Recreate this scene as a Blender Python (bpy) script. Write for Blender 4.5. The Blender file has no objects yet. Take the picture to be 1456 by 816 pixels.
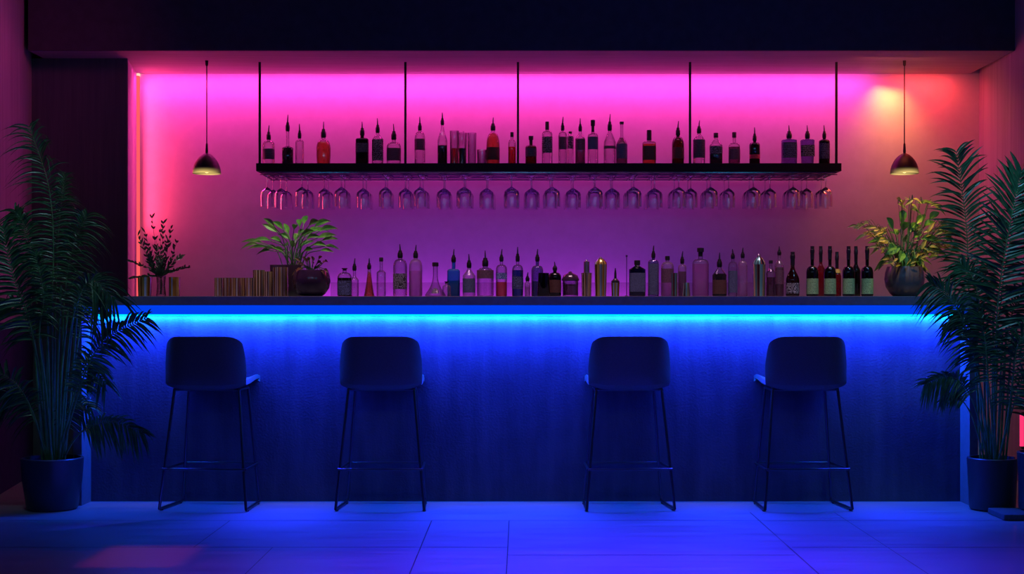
import bpy, math, random
from mathutils import Vector, Matrix
R = random.Random(7)
F = 1987.0; VX, VY = 740.0, 436.0; CH = 1.045
scene = bpy.context.scene
COL = scene.collection
def PX(x, D): return (x - VX) * D / F
def PZ(y, D): return CH + (VY - y) * D / F
def P(x, y, D): return Vector((PX(x, D), D, PZ(y, D)))

# ------------------------------------------------------------------ materials
def newmat(name):
    m = bpy.data.materials.new(name); m.use_nodes = True
    nt = m.node_tree; nt.nodes.clear()
    out = nt.nodes.new('ShaderNodeOutputMaterial')
    return m, nt, out
def N(nt, typ, **kw):
    n = nt.nodes.new('ShaderNode' + typ)
    for k, v in kw.items():
        if k.startswith('i_'):
            n.inputs[k[2:].replace('_', ' ')].default_value = v
        else: setattr(n, k, v)
    return n
def c4(c): return (c[0], c[1], c[2], 1.0)
def principled(name, col, rough=0.5, metal=0.0, spec=0.5, coat=0.0):
    m, nt, out = newmat(name)
    b = N(nt, 'BsdfPrincipled'); b.inputs['Base Color'].default_value = c4(col)
    b.inputs['Roughness'].default_value = rough; b.inputs['Metallic'].default_value = metal
    b.inputs['Specular IOR Level'].default_value = spec; b.inputs['Coat Weight'].default_value = coat
    nt.links.new(b.outputs[0], out.inputs[0])
    return m
def textured(name, colA, colB, scale=(6, 6, 6), rough=0.7, bump=0.2, detail=8, nscale=4, spec=0.3, metal=0.0, bdist=0.01):
    m, nt, out = newmat(name)
    b = N(nt, 'BsdfPrincipled'); b.inputs['Roughness'].default_value = rough
    b.inputs['Specular IOR Level'].default_value = spec; b.inputs['Metallic'].default_value = metal
    tc = N(nt, 'TexCoord'); mp = N(nt, 'Mapping'); mp.inputs['Scale'].default_value = scale
    no = N(nt, 'TexNoise'); no.inputs['Scale'].default_value = nscale; no.inputs['Detail'].default_value = detail
    no.inputs['Roughness'].default_value = 0.65
    cr = N(nt, 'ValToRGB'); cr.color_ramp.elements[0].color = c4(colA); cr.color_ramp.elements[1].color = c4(colB)
    cr.color_ramp.elements[0].position = 0.3; cr.color_ramp.elements[1].position = 0.7
    bp = N(nt, 'Bump'); bp.inputs['Strength'].default_value = bump; bp.inputs['Distance'].default_value = bdist
    L = nt.links.new
    L(tc.outputs['Object'], mp.inputs[0]); L(mp.outputs[0], no.inputs['Vector']); L(no.outputs[0], cr.inputs[0])
    L(cr.outputs[0], b.inputs['Base Color']); L(no.outputs[0], bp.inputs['Height']); L(bp.outputs[0], b.inputs['Normal'])
    L(b.outputs[0], out.inputs[0])
    return m
def emis(name, col, s):
    m, nt, out = newmat(name)
    e = N(nt, 'Emission'); e.inputs[0].default_value = c4(col); e.inputs[1].default_value = s
    nt.links.new(e.outputs[0], out.inputs[0]); return m
def glass(name, mid, edge, gl=0.25, body=0.0, bodycol=(0.5, 0.5, 0.5), blend=0.35, rough=0.05, off=0.12):
    """thin tinted glass: clear face on, darker where it is seen edge on, plus a sheen"""
    m, nt, out = newmat(name); L = nt.links.new
    lw = N(nt, 'LayerWeight'); lw.inputs[0].default_value = blend
    mx = N(nt, 'Mix'); mx.data_type = 'RGBA'
    mx.inputs[6].default_value = c4(mid); mx.inputs[7].default_value = c4(edge)
    tr = N(nt, 'BsdfTransparent'); L(lw.outputs['Facing'], mx.inputs[0]); L(mx.outputs[2], tr.inputs[0])
    go = N(nt, 'BsdfGlossy'); go.inputs['Roughness'].default_value = rough
    s1 = N(nt, 'MixShader'); ml = N(nt, 'Math', operation='MULTIPLY_ADD'); ml.inputs[1].default_value = gl; ml.inputs[2].default_value = gl * off
    L(lw.outputs['Fresnel'], ml.inputs[0]); L(ml.outputs[0], s1.inputs[0]); L(tr.outputs[0], s1.inputs[1]); L(go.outputs[0], s1.inputs[2])
    last = s1
    if body > 0:
        df = N(nt, 'BsdfDiffuse'); df.inputs[0].default_value = c4(bodycol)
        tl = N(nt, 'BsdfTranslucent'); tl.inputs[0].default_value = c4(bodycol)
        a = N(nt, 'MixShader'); a.inputs[0].default_value = 0.6; L(df.outputs[0], a.inputs[1]); L(tl.outputs[0], a.inputs[2])
        s2 = N(nt, 'MixShader'); s2.inputs[0].default_value = body; L(s1.outputs[0], s2.inputs[1]); L(a.outputs[0], s2.inputs[2]); last = s2
    L(last.outputs[0], out.inputs[0]); return m
_lab = {}
def label_mat(col, ink, freq=140):
    k = (col, ink)
    if k in _lab: return _lab[k]
    m, nt, out = newmat('printed_label'); L = nt.links.new
    b = N(nt, 'BsdfPrincipled'); b.inputs['Roughness'].default_value = 0.6
    tc = N(nt, 'TexCoord'); sp = N(nt, 'SeparateXYZ'); L(tc.outputs['Object'], sp.inputs[0])
    z = N(nt, 'Math', operation='MULTIPLY'); z.inputs[1].default_value = freq; L(sp.outputs[2], z.inputs[0])
    fr = N(nt, 'Math', operation='FRACT'); L(z.outputs[0], fr.inputs[0])
    gt = N(nt, 'Math', operation='GREATER_THAN'); gt.inputs[1].default_value = 0.55; L(fr.outputs[0], gt.inputs[0])
    no = N(nt, 'TexNoise'); no.inputs['Scale'].default_value = 1.0; no.inputs['Detail'].default_value = 2
    mp = N(nt, 'Mapping'); mp.inputs['Scale'].default_value = (260, 260, freq); L(tc.outputs['Object'], mp.inputs[0]); L(mp.outputs[0], no.inputs['Vector'])
    g2 = N(nt, 'Math', operation='GREATER_THAN'); g2.inputs[1].default_value = 0.5; L(no.outputs[0], g2.inputs[0])
    ml = N(nt, 'Math', operation='MULTIPLY'); L(gt.outputs[0], ml.inputs[0]); L(g2.outputs[0], ml.inputs[1])
    mx = N(nt, 'Mix'); mx.data_type = 'RGBA'; mx.inputs[6].default_value = c4(col); mx.inputs[7].default_value = c4(ink)
    L(ml.outputs[0], mx.inputs[0]); L(mx.outputs[2], b.inputs['Base Color']); L(b.outputs[0], out.inputs[0])
    _lab[k] = m; return m

M = {}
M['wall_back'] = textured('painted_plaster_wall', (0.62, 0.6, 0.6), (0.68, 0.66, 0.66), (3, 3, 3), 0.85, 0.06, spec=0.1)
M['wall_wood'] = textured('vertical_grain_wall_panel', (0.38, 0.31, 0.34), (0.52, 0.44, 0.47), (14, 14, 0.5), 0.8, 0.1, nscale=2.2, spec=0.15)
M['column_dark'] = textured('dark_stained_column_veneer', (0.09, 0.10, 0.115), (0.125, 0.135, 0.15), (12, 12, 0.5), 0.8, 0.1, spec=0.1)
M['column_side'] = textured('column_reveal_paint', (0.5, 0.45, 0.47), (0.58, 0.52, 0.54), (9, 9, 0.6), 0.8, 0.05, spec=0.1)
M['soffit'] = textured('soffit_wood', (0.36, 0.3, 0.32), (0.46, 0.4, 0.42), (0.5, 9, 9), 0.75, 0.06, spec=0.1)
M['beam'] = textured('dark_beam_paint', (0.06, 0.06, 0.075), (0.08, 0.08, 0.10), (4, 4, 4), 0.85, 0.1, spec=0.1)
M['counter_top'] = textured('dark_stone_countertop', (0.10, 0.11, 0.15), (0.14, 0.15, 0.19), (9, 9, 9), 0.45, 0.03, spec=0.4)
M['metal_black'] = principled('black_metal', (0.09, 0.09, 0.11), 0.3, 0.9)
M['rod'] = principled('dark_bronze_rod', (0.015, 0.008, 0.012), 0.55, 0.3)
M['shelf'] = textured('blackened_wood_shelf', (0.012, 0.008, 0.012), (0.02, 0.012, 0.018), (1, 9, 9), 0.6, 0.05, spec=0.2)
M['rack'] = glass('smoked_glass_rack_plate', (0.75, 0.7, 0.85), (0.45, 0.4, 0.6), 0.6, 0.25, (0.35, 0.25, 0.6), 0.4, 0.12)
M['stool'] = textured('charcoal_leather', (0.07, 0.07, 0.08), (0.09, 0.09, 0.10), (30, 30, 30), 0.5, 0.06, spec=0.35, bdist=0.002)
M['plastic_black'] = principled('black_plastic', (0.006, 0.005, 0.008), 0.35)
M['cap_dark'] = principled('dark_stopper', (0.012, 0.008, 0.012), 0.45)
M['soil'] = textured('potting_soil', (0.01, 0.007, 0.005), (0.03, 0.02, 0.015), (40, 40, 40), 0.95, 0.6)
M['pot_dark'] = principled('dark_glazed_planter', (0.035, 0.035, 0.045), 0.38, 0.0, 0.5, 0.0)
M['pot_round'] = principled('slate_glazed_bowl', (0.10, 0.085, 0.11), 0.3, 0.2, 0.5, 0.2)
M['pot_purple'] = principled('plum_glazed_bowl', (0.05, 0.02, 0.05), 0.2, 0.0, 0.6, 0.5)

def leafmat(name, a, b, rough=0.38, tl=0.2, scale=25):
    m, nt, out = newmat(name); L = nt.links.new
    p = N(nt, 'BsdfPrincipled'); p.inputs['Roughness'].default_value = rough
    tc = N(nt, 'TexCoord'); no = N(nt, 'TexNoise'); no.inputs['Scale'].default_value = scale
    L(tc.outputs['Object'], no.inputs['Vector'])
    cr = N(nt, 'ValToRGB'); cr.color_ramp.elements[0].color = c4(a); cr.color_ramp.elements[1].color = c4(b)
    cr.color_ramp.elements[0].position = .35; cr.color_ramp.elements[1].position = .65
    L(no.outputs[0], cr.inputs[0]); L(cr.outputs[0], p.inputs['Base Color'])
    t = N(nt, 'BsdfTranslucent'); L(cr.outputs[0], t.inputs[0])
    s = N(nt, 'MixShader'); s.inputs[0].default_value = tl; L(p.outputs[0], s.inputs[1]); L(t.outputs[0], s.inputs[2])
    L(s.outputs[0], out.inputs[0]); return m
M['palm'] = leafmat('palm_leaf', (0.018, 0.07, 0.028), (0.035, 0.13, 0.05))
M['palm_stem'] = leafmat('palm_stem', (0.04, 0.14, 0.04), (0.09, 0.22, 0.08), 0.4, 0.05)
M['leaf_green'] = leafmat('bright_green_leaf', (0.05, 0.22, 0.03), (0.18, 0.42, 0.08))
M['leaf_dark'] = leafmat('dark_leaf', (0.012, 0.04, 0.02), (0.03, 0.08, 0.04))
M['leaf_olive'] = leafmat('olive_golden_leaf', (0.06, 0.16, 0.03), (0.55, 0.42, 0.10), 0.45, 0.2, 9)
M['twig'] = principled('twig', (0.03, 0.03, 0.02), 0.7)

# glasses
M['g_clear'] = glass('clear_bottle_glass', (0.93, 0.9, 0.93), (0.22, 0.12, 0.25), 0.5, 0.05, (0.5, 0.4, 0.5), 0.3)
M['g_frost'] = glass('frosted_bottle_glass', (0.93, 0.88, 0.95), (0.4, 0.25, 0.45), 0.5, 0.2, (0.6, 0.45, 0.6), 0.3, 0.2)
M['g_dark'] = glass('near_black_bottle_glass', (0.06, 0.03, 0.05), (0.01, 0.0, 0.01), 0.6, 0.15, (0.02, 0.015, 0.02), 0.3)
M['g_brown'] = glass('brown_bottle_glass', (0.28, 0.06, 0.03), (0.03, 0.0, 0.0), 0.6, 0.15, (0.05, 0.015, 0.01), 0.3)
M['g_green'] = glass('dark_wine_bottle_glass', (0.10, 0.05, 0.03), (0.01, 0.01, 0.005), 0.7, 0.2, (0.015, 0.03, 0.015), 0.3)
M['g_violet'] = glass('violet_bottle_glass', (0.45, 0.38, 0.7), (0.12, 0.06, 0.25), 0.6, 0.25, (0.3, 0.22, 0.6), 0.3)
M['g_blue'] = glass('teal_blue_bottle_glass', (0.25, 0.55, 0.85), (0.02, 0.12, 0.3), 0.6, 0.35, (0.05, 0.4, 0.75), 0.3)
M['g_navy'] = glass('navy_bottle_glass', (0.06, 0.06, 0.16), (0.01, 0.0, 0.03), 0.6, 0.2, (0.02, 0.025, 0.08), 0.3)
M['g_red'] = glass('wine_red_glass', (0.55, 0.05, 0.12), (0.15, 0.0, 0.03), 0.5, 0.3, (0.5, 0.04, 0.06), 0.3)
M['wine_glass'] = glass('stemware_glass', (0.99, 0.98, 1.0), (0.36, 0.28, 0.75), 2.0, 0.05, (0.9, 0.8, 1.0), 0.3, 0.12, 0.02)
M['l_amber'] = glass('amber_liquid', (0.95, 0.55, 0.32), (0.5, 0.14, 0.05), 0.3, 0.28, (0.8, 0.3, 0.1), 0.3)
M['l_red'] = glass('red_liquid', (0.85, 0.15, 0.15), (0.4, 0.02, 0.03), 0.3, 0.4, (0.8, 0.06, 0.05), 0.3)
M['l_dark'] = glass('dark_liquid', (0.10, 0.04, 0.09), (0.02, 0.0, 0.02), 0.3, 0.3, (0.03, 0.015, 0.04), 0.3)
M['l_mauve'] = glass('mauve_liquid', (0.55, 0.35, 0.45), (0.2, 0.08, 0.15), 0.3, 0.3, (0.4, 0.22, 0.3), 0.3)
M['l_pink'] = glass('pink_liquid', (1.0, 0.85, 1.0), (0.8, 0.4, 0.8), 0.3, 0.35, (1.0, 0.6, 1.0), 0.3)
M['l_blue'] = glass('blue_liquid', (0.2, 0.3, 0.7), (0.03, 0.05, 0.25), 0.3, 0.4, (0.04, 0.14, 0.5), 0.3)
M['l_orange'] = glass('coral_liquid', (1.0, 0.45, 0.4), (0.6, 0.15, 0.2), 0.3, 0.4, (0.95, 0.3, 0.3), 0.3)
M['screen'] = glass('ribbed_acrylic_screen', (0.78, 0.70, 0.80), (0.5, 0.4, 0.55), 0.2, 0.22, (0.45, 0.3, 0.5), 0.3, 0.3)

def metal_painted_reflections(name, cols, n=26, rough=0.22):  # neon reflections painted into the base colour as vertical stripes
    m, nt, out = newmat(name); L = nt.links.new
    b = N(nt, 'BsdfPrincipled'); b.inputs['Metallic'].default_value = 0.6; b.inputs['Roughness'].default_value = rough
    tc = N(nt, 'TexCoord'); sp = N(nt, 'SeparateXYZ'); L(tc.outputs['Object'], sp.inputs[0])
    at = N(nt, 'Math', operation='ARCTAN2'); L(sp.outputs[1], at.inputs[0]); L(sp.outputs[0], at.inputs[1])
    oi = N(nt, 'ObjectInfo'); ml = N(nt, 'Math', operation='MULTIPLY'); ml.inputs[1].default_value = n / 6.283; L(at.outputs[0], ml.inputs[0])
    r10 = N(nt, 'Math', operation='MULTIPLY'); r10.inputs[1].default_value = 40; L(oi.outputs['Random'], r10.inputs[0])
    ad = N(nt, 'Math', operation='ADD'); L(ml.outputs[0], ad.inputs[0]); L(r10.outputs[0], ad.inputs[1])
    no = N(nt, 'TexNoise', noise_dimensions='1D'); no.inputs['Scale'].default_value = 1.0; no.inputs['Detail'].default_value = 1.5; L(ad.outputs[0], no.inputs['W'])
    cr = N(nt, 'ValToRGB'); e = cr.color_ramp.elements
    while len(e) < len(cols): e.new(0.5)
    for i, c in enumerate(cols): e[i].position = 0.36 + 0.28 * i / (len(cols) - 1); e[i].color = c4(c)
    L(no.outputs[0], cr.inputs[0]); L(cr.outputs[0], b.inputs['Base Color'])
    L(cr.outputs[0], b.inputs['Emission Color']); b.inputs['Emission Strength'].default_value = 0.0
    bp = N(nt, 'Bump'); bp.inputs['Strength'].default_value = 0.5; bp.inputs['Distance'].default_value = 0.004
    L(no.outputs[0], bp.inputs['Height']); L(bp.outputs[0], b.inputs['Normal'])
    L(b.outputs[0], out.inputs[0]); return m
M['copper'] = metal_painted_reflections('fluted_copper_painted_glints', [(0.03, 0.01, 0.02), (0.5, 0.08, 0.06), (0.04, 0.015, 0.03), (1.0, 0.6, 0.2), (0.03, 0.015, 0.04), (0.5, 0.7, 1.0), (1.0, 0.75, 0.5)])
M['gold'] = metal_painted_reflections('fluted_gold_painted_glints', [(0.03, 0.02, 0.01), (0.8, 0.35, 0.05), (0.06, 0.03, 0.02), (1.0, 0.75, 0.2), (0.1, 0.08, 0.1), (0.5, 0.7, 1.0)], 9)
M['steel'] = metal_painted_reflections('steel_painted_glints', [(0.04, 0.02, 0.05), (0.5, 0.15, 0.1), (0.06, 0.05, 0.08), (0.3, 0.85, 0.8), (0.08, 0.06, 0.05), (0.9, 0.8, 0.4)], 8)
M['gunmetal'] = principled('gunmetal', (0.25, 0.2, 0.3), 0.35, 0.8)

# bar front plaster
def bar_mat():
    m, nt, out = newmat('rough_plaster_bar_front'); L = nt.links.new
    b = N(nt, 'BsdfPrincipled'); b.inputs['Roughness'].default_value = 0.8; b.inputs['Specular IOR Level'].default_value = 0.15
    tc = N(nt, 'TexCoord')
    n1 = N(nt, 'TexNoise'); n1.inputs['Scale'].default_value = 2.2; n1.inputs['Detail'].default_value = 10; n1.inputs['Roughness'].default_value = .7
    mp = N(nt, 'Mapping'); mp.inputs['Scale'].default_value = (6, 6, 0.8); n2 = N(nt, 'TexNoise'); n2.inputs['Scale'].default_value = 2; n2.inputs['Detail'].default_value = 6
    n3 = N(nt, 'TexNoise'); n3.inputs['Scale'].default_value = 90; n3.inputs['Detail'].default_value = 6
    L(tc.outputs['Object'], n1.inputs['Vector']); L(tc.outputs['Object'], mp.inputs[0]); L(mp.outputs[0], n2.inputs['Vector']); L(tc.outputs['Object'], n3.inputs['Vector'])
    a = N(nt, 'Math', operation='ADD'); L(n1.outputs[0], a.inputs[0]); L(n2.outputs[0], a.inputs[1])
    cr = N(nt, 'ValToRGB'); cr.color_ramp.elements[0].position = 0.42; cr.color_ramp.elements[1].position = 0.6
    d = N(nt, 'Math', operation='MULTIPLY'); d.inputs[1].default_value = .5; L(a.outputs[0], d.inputs[0]); L(d.outputs[0], cr.inputs[0])
    cr.color_ramp.elements[0].color = (.07, .07, .085, 1); cr.color_ramp.elements[1].color = (.105, .105, .12, 1)
    a2 = N(nt, 'Math', operation='MULTIPLY_ADD'); a2.inputs[1].default_value = .5; L(n3.outputs[0], a2.inputs[0]); L(n2.outputs[0], a2.inputs[2])
    bp = N(nt, 'Bump'); bp.inputs['Strength'].default_value = .6; bp.inputs['Distance'].default_value = .006; L(a2.outputs[0], bp.inputs['Height'])
    L(cr.outputs[0], b.inputs['Base Color']); L(bp.outputs[0], b.inputs['Normal']); L(b.outputs[0], out.inputs[0]); return m
M['bar'] = bar_mat()

# floor with joints at measured places (world metres)
def floor_mat(vlines, hlines):
    m, nt, out = newmat('wood_look_floor_tiles'); L = nt.links.new
    b = N(nt, 'BsdfPrincipled'); b.inputs['Specular IOR Level'].default_value = 0.3
    geo = N(nt, 'NewGeometry'); sp = N(nt, 'SeparateXYZ'); L(geo.outputs['Position'], sp.inputs[0])
    acc = None
    def seg(coord, c, w, other, lo, hi):
        s = N(nt, 'Math', operation='SUBTRACT'); s.inputs[1].default_value = c; L(sp.outputs[coord], s.inputs[0])
        a = N(nt, 'Math', operation='ABSOLUTE'); L(s.outputs[0], a.inputs[0])
        l = N(nt, 'Math', operation='LESS_THAN'); l.inputs[1].default_value = w; L(a.outputs[0], l.inputs[0])
        g1 = N(nt, 'Math', operation='GREATER_THAN'); g1.inputs[1].default_value = lo; L(sp.outputs[other], g1.inputs[0])
        g2 = N(nt, 'Math', operation='LESS_THAN'); g2.inputs[1].default_value = hi; L(sp.outputs[other], g2.inputs[0])
        m1 = N(nt, 'Math', operation='MULTIPLY'); L(l.outputs[0], m1.inputs[0]); L(g1.outputs[0], m1.inputs[1])
        m2 = N(nt, 'Math', operation='MULTIPLY'); L(m1.outputs[0], m2.inputs[0]); L(g2.outputs[0], m2.inputs[1]); return m2
    for (kind, c, lo, hi) in [('v',) + v for v in vlines] + [('h',) + h for h in hlines]:
        s = seg(0, c, 0.0022, 1, lo, hi) if kind == 'v' else seg(1, c, 0.006, 0, lo, hi)
        if acc is None: acc = s
        else:
            mx = N(nt, 'Math', operation='MAXIMUM'); L(acc.outputs[0], mx.inputs[0]); L(s.outputs[0], mx.inputs[1]); acc = mx
    mp = N(nt, 'Mapping'); mp.inputs['Scale'].default_value = (0.7, 9, 1); L(geo.outputs['Position'], mp.inputs[0])
    no = N(nt, 'TexNoise'); no.inputs['Scale'].default_value = 3; no.inputs['Detail'].default_value = 8; L(mp.outputs[0], no.inputs['Vector'])
    cr = N(nt, 'ValToRGB'); cr.color_ramp.elements[0].position = .3; cr.color_ramp.elements[1].position = .7
    cr.color_ramp.elements[0].color = (.20, .20, .22, 1); cr.color_ramp.elements[1].color = (.27, .27, .29, 1); L(no.outputs[0], cr.inputs[0])
    mx = N(nt, 'Mix'); mx.data_type = 'RGBA'; mx.inputs[7].default_value = (.02, .02, .03, 1); L(acc.outputs[0], mx.inputs[0]); L(cr.outputs[0], mx.inputs[6])
    L(mx.outputs[2], b.inputs['Base Color'])
    rr = N(nt, 'Math', operation='MULTIPLY_ADD'); rr.inputs[1].default_value = .25; rr.inputs[2].default_value = .22; L(no.outputs[0], rr.inputs[0]); L(rr.outputs[0], b.inputs['Roughness'])
    bp = N(nt, 'Bump'); bp.inputs['Strength'].default_value = .12; bp.inputs['Distance'].default_value = .004; L(no.outputs[0], bp.inputs['Height']); L(bp.outputs[0], b.inputs['Normal'])
    L(b.outputs[0], out.inputs[0]); return m

# ------------------------------------------------------------------ mesh helpers
class MB:
    def __init__(s): s.v = []; s.f = []
    def add(s, vs, fs):
        o = len(s.v); s.v += [tuple(v) for v in vs]; s.f += [tuple(i + o for i in f) for f in fs]
    def box(s, a, b):
        x0, y0, z0 = a; x1, y1, z1 = b
        s.hexa([(x0, y0, z0), (x1, y0, z0), (x1, y1, z0), (x0, y1, z0), (x0, y0, z1), (x1, y0, z1), (x1, y1, z1), (x0, y1, z1)])
    def hexa(s, v):
        s.add(v, [(0, 3, 2, 1), (4, 5, 6, 7), (0, 1, 5, 4), (1, 2, 6, 5), (2, 3, 7, 6), (3, 0, 4, 7)])
    def lathe(s, prof, seg=24, sq=2.0, c=(0, 0, 0), depth=1.0):
        vs = []; n = len(prof)
        for i in range(seg):
            a = 2 * math.pi * (i + .5) / seg
            ca, sa = math.cos(a), math.sin(a)
            for p in prof:
                e = p[2] if len(p) > 2 else sq
                k = 1.0 / ((abs(ca) ** e + abs(sa) ** e) ** (1.0 / e))
                d = depth if (len(p) < 4) else p[3]
                vs.append((c[0] + p[0] * ca * k, c[1] + p[0] * sa * k * d, c[2] + p[1]))
        fs = []
        for i in range(seg):
            j = (i + 1) % seg
            for q in range(n - 1):
                fs.append((i * n + q, j * n + q, j * n + q + 1, i * n + q + 1))
        s.add(vs, fs)
    def tube(s, pts, r, seg=8, cap=True):
        pts = [Vector(p) for p in pts]; n = len(pts)
        rs = r if isinstance(r, (list, tuple)) else [r] * n
        vs = []; up = None
        for i in range(n):
            t = (pts[min(i + 1, n - 1)] - pts[max(i - 1, 0)]).normalized()
            if up is None:
                up = Vector((0, 0, 1)) if abs(t.z) < .9 else Vector((1, 0, 0))
            a = t.cross(up).normalized(); b = a.cross(t).normalized(); up = b
            for k in range(seg):
                q = 2 * math.pi * k / seg
                vs.append(pts[i] + (a * math.cos(q) + b * math.sin(q)) * rs[i])
        fs = [(i * seg + k, i * seg + (k + 1) % seg, (i + 1) * seg + (k + 1) % seg, (i + 1) * seg + k) for i in range(n - 1) for k in range(seg)]
        if cap: fs += [tuple(range(seg))[::-1], tuple((n - 1) * seg + k for k in range(seg))]
        s.add(vs, fs)
    def build(s, name, mat, parent=None, smooth=True, bevel=0, recalc=False):
        me = bpy.data.meshes.new(name); me.from_pydata(s.v, [], s.f); me.update()
        me.materials.append(mat)
        if smooth:
            me.polygons.foreach_set('use_smooth', [True] * len(me.polygons))
            try: me.set_sharp_from_angle(angle=math.radians(40))
            except Exception: pass
        o = bpy.data.objects.new(name, me); COL.objects.link(o)
        if parent: o.parent = parent
        if bevel:
            bv = o.modifiers.new('bevel', 'BEVEL'); bv.width = bevel; bv.segments = 2; bv.limit_method = 'ANGLE'
        return o
def empty(name, loc, label, cat, group=None):
    o = bpy.data.objects.new(name, None); COL.objects.link(o); o.location = loc; o.empty_display_size = .05
    return tag(o, label, cat, group)
def tag(o, label, cat, group=None):
    o['label'] = label; o['category'] = cat
    if group: o['group'] = group
    return o
def struct(o, label=None, cat=None):
    o['kind'] = 'structure'
    if label: o['label'] = label
    if cat: o['category'] = cat
    return o
def copy_thing(root, loc, label, group=None):
    r = root.copy(); COL.objects.link(r); r.location = loc; r['label'] = label
    if group: r['group'] = group
    for ch in list(root.children):
        c = ch.copy(); COL.objects.link(c); c.parent = r
        for g in list(ch.children):
            d = g.copy(); COL.objects.link(d); d.parent = c
    return r
def curve(pts, n):
    """Catmull-Rom through the points"""
    pts = [Vector(p) for p in pts]; P_ = [pts[0] * 2 - pts[1]] + pts + [pts[-1] * 2 - pts[-2]]
    out = []; m = len(pts) - 1
    for i in range(n + 1):
        u = i / n * m; k = min(int(u), m - 1); t = u - k
        a, b, c, d = P_[k:k + 4]
        out.append(.5 * ((2 * b) + (c - a) * t + (2 * a - 5 * b + 4 * c - d) * t * t + (3 * b - a - 3 * c + d) * t ** 3))
    return out

# ------------------------------------------------------------------ room
DB = 9.3           # back wall
ZC = PZ(105, DB)   # soffit underside
DBM = 8.45         # beam face
# splayed side walls
def XL(d): return -3.05 + (8.72 - d) * 0.15
def XR(d): return 3.052 - (9.3 - d) * 0.073
ROOM_F = 3.0
HC = 3.3
m = MB(); m.hexa([(-3.6, ROOM_F, -.1), (3.6, ROOM_F, -.1), (3.6, DB + .1, -.1), (-3.6, DB + .1, -.1), (-3.6, ROOM_F, 0), (3.6, ROOM_F, 0), (3.6, DB + .1, 0), (-3.6, DB + .1, 0)])
d1, d2, d3 = F * CH / 304, F * CH / 342, F * CH / 353
fl = m.build('floor', floor_mat(
    [(PX(598, F * CH / 342), 2, 6.83), (PX(722, F * CH / 342), 2, 6.83), (PX(1122, F * CH / 342), 2, 7.1), (PX(1262, F * CH / 342), 2, 7.1), (PX(395, 6.2), 2, d2), (PX(285, 6.2), d2, d1)],
    [(d1, -9, 9), (d2, -9, PX(722, d2)), (d3, PX(722, d3), PX(1130, d3)), (d2, PX(1126, d2), 9)]), smooth=False)
struct(fl, 'dark wood-look floor tiles glowing blue in front of the bar', 'floor')
m = MB(); m.box((-3.4, DB, 0), (3.4, DB + .1, HC)); struct(m.build('wall_back', M['wall_back'], smooth=False), 'smooth back wall washed with magenta and red light', 'wall')
m = MB(); m.hexa([(XL(ROOM_F) - .1, ROOM_F, 0), (XL(ROOM_F), ROOM_F, 0), (XL(DB), DB, 0), (XL(DB) - .1, DB, 0), (XL(ROOM_F) - .1, ROOM_F, HC), (XL(ROOM_F), ROOM_F, HC), (XL(DB), DB, HC), (XL(DB) - .1, DB, HC)])
struct(m.build('wall_left', M['wall_wood'], smooth=False), 'dim magenta lit side wall at the left edge', 'wall')
m = MB(); m.hexa([(XR(ROOM_F), ROOM_F, 0), (XR(ROOM_F) + .1, ROOM_F, 0), (XR(DB) + .1, DB, 0), (XR(DB), DB, 0), (XR(ROOM_F), ROOM_F, HC), (XR(ROOM_F) + .1, ROOM_F, HC), (XR(DB) + .1, DB, HC), (XR(DB), DB, HC)])
struct(m.build('wall_right', M['wall_wood'], smooth=False), 'vertical grain side wall at the right edge', 'wall')
m = MB(); m.box((-3.6, ROOM_F, HC), (3.6, DB + .1, HC + .1)); struct(m.build('ceiling', M['beam'], smooth=False), 'dark ceiling above the room', 'ceiling')
m = MB(); m.box((-2.977, DBM + .02, ZC), (XR(DBM), DB, ZC + .06)); struct(m.build('ceiling_soffit', M['soffit'], smooth=False), 'lowered soffit over the bar', 'ceiling')
m = MB(); m.hexa([(-2.977, DBM, ZC), (XR(DBM), DBM, ZC), (XR(DBM), DBM + .02, ZC), (-2.977, DBM + .02, ZC), (-2.977, DBM, HC), (XR(DBM), DBM, HC), (XR(DBM), DBM + .02, HC), (-2.977, DBM + .02, HC)])
struct(m.build('ceiling_beam', M['beam'], smooth=False), 'deep black beam across the top above the bar', 'beam')
m = MB(); m.hexa([(XL(ROOM_F), ROOM_F, 0), (XL(ROOM_F) + .012, ROOM_F, 0), (XL(8.7) + .012, 8.7, 0), (XL(8.7), 8.7, 0), (XL(ROOM_F), ROOM_F, .955), (XL(ROOM_F) + .012, ROOM_F, .955), (XL(8.7) + .012, 8.7, .955), (XL(8.7), 8.7, .955)])
struct(m.build('trim_2', textured('blue_black_wainscot', (.03, .035, .12), (.05, .055, .17), (6, 6, 6), .7, .1), smooth=False), 'dark blue lower wall cladding behind the left palm', 'trim')  # blue put into the cladding colour to counter red bounce light
# left column
xc0, xc1 = PX(45, 8.72), PX(181, 8.72); xb = PX(193.5, DB - .02)
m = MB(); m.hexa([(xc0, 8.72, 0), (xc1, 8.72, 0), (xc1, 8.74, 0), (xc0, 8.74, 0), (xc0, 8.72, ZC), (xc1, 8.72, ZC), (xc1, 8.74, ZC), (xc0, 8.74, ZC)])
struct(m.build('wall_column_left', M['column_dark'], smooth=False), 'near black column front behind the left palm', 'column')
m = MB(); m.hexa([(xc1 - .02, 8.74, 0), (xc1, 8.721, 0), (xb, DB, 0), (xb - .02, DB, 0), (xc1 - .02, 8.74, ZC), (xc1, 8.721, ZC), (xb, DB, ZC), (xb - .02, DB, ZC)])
struct(m.build('trim_1', M['column_side'], smooth=False), 'pink lit side return of the left column', 'trim')
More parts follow.
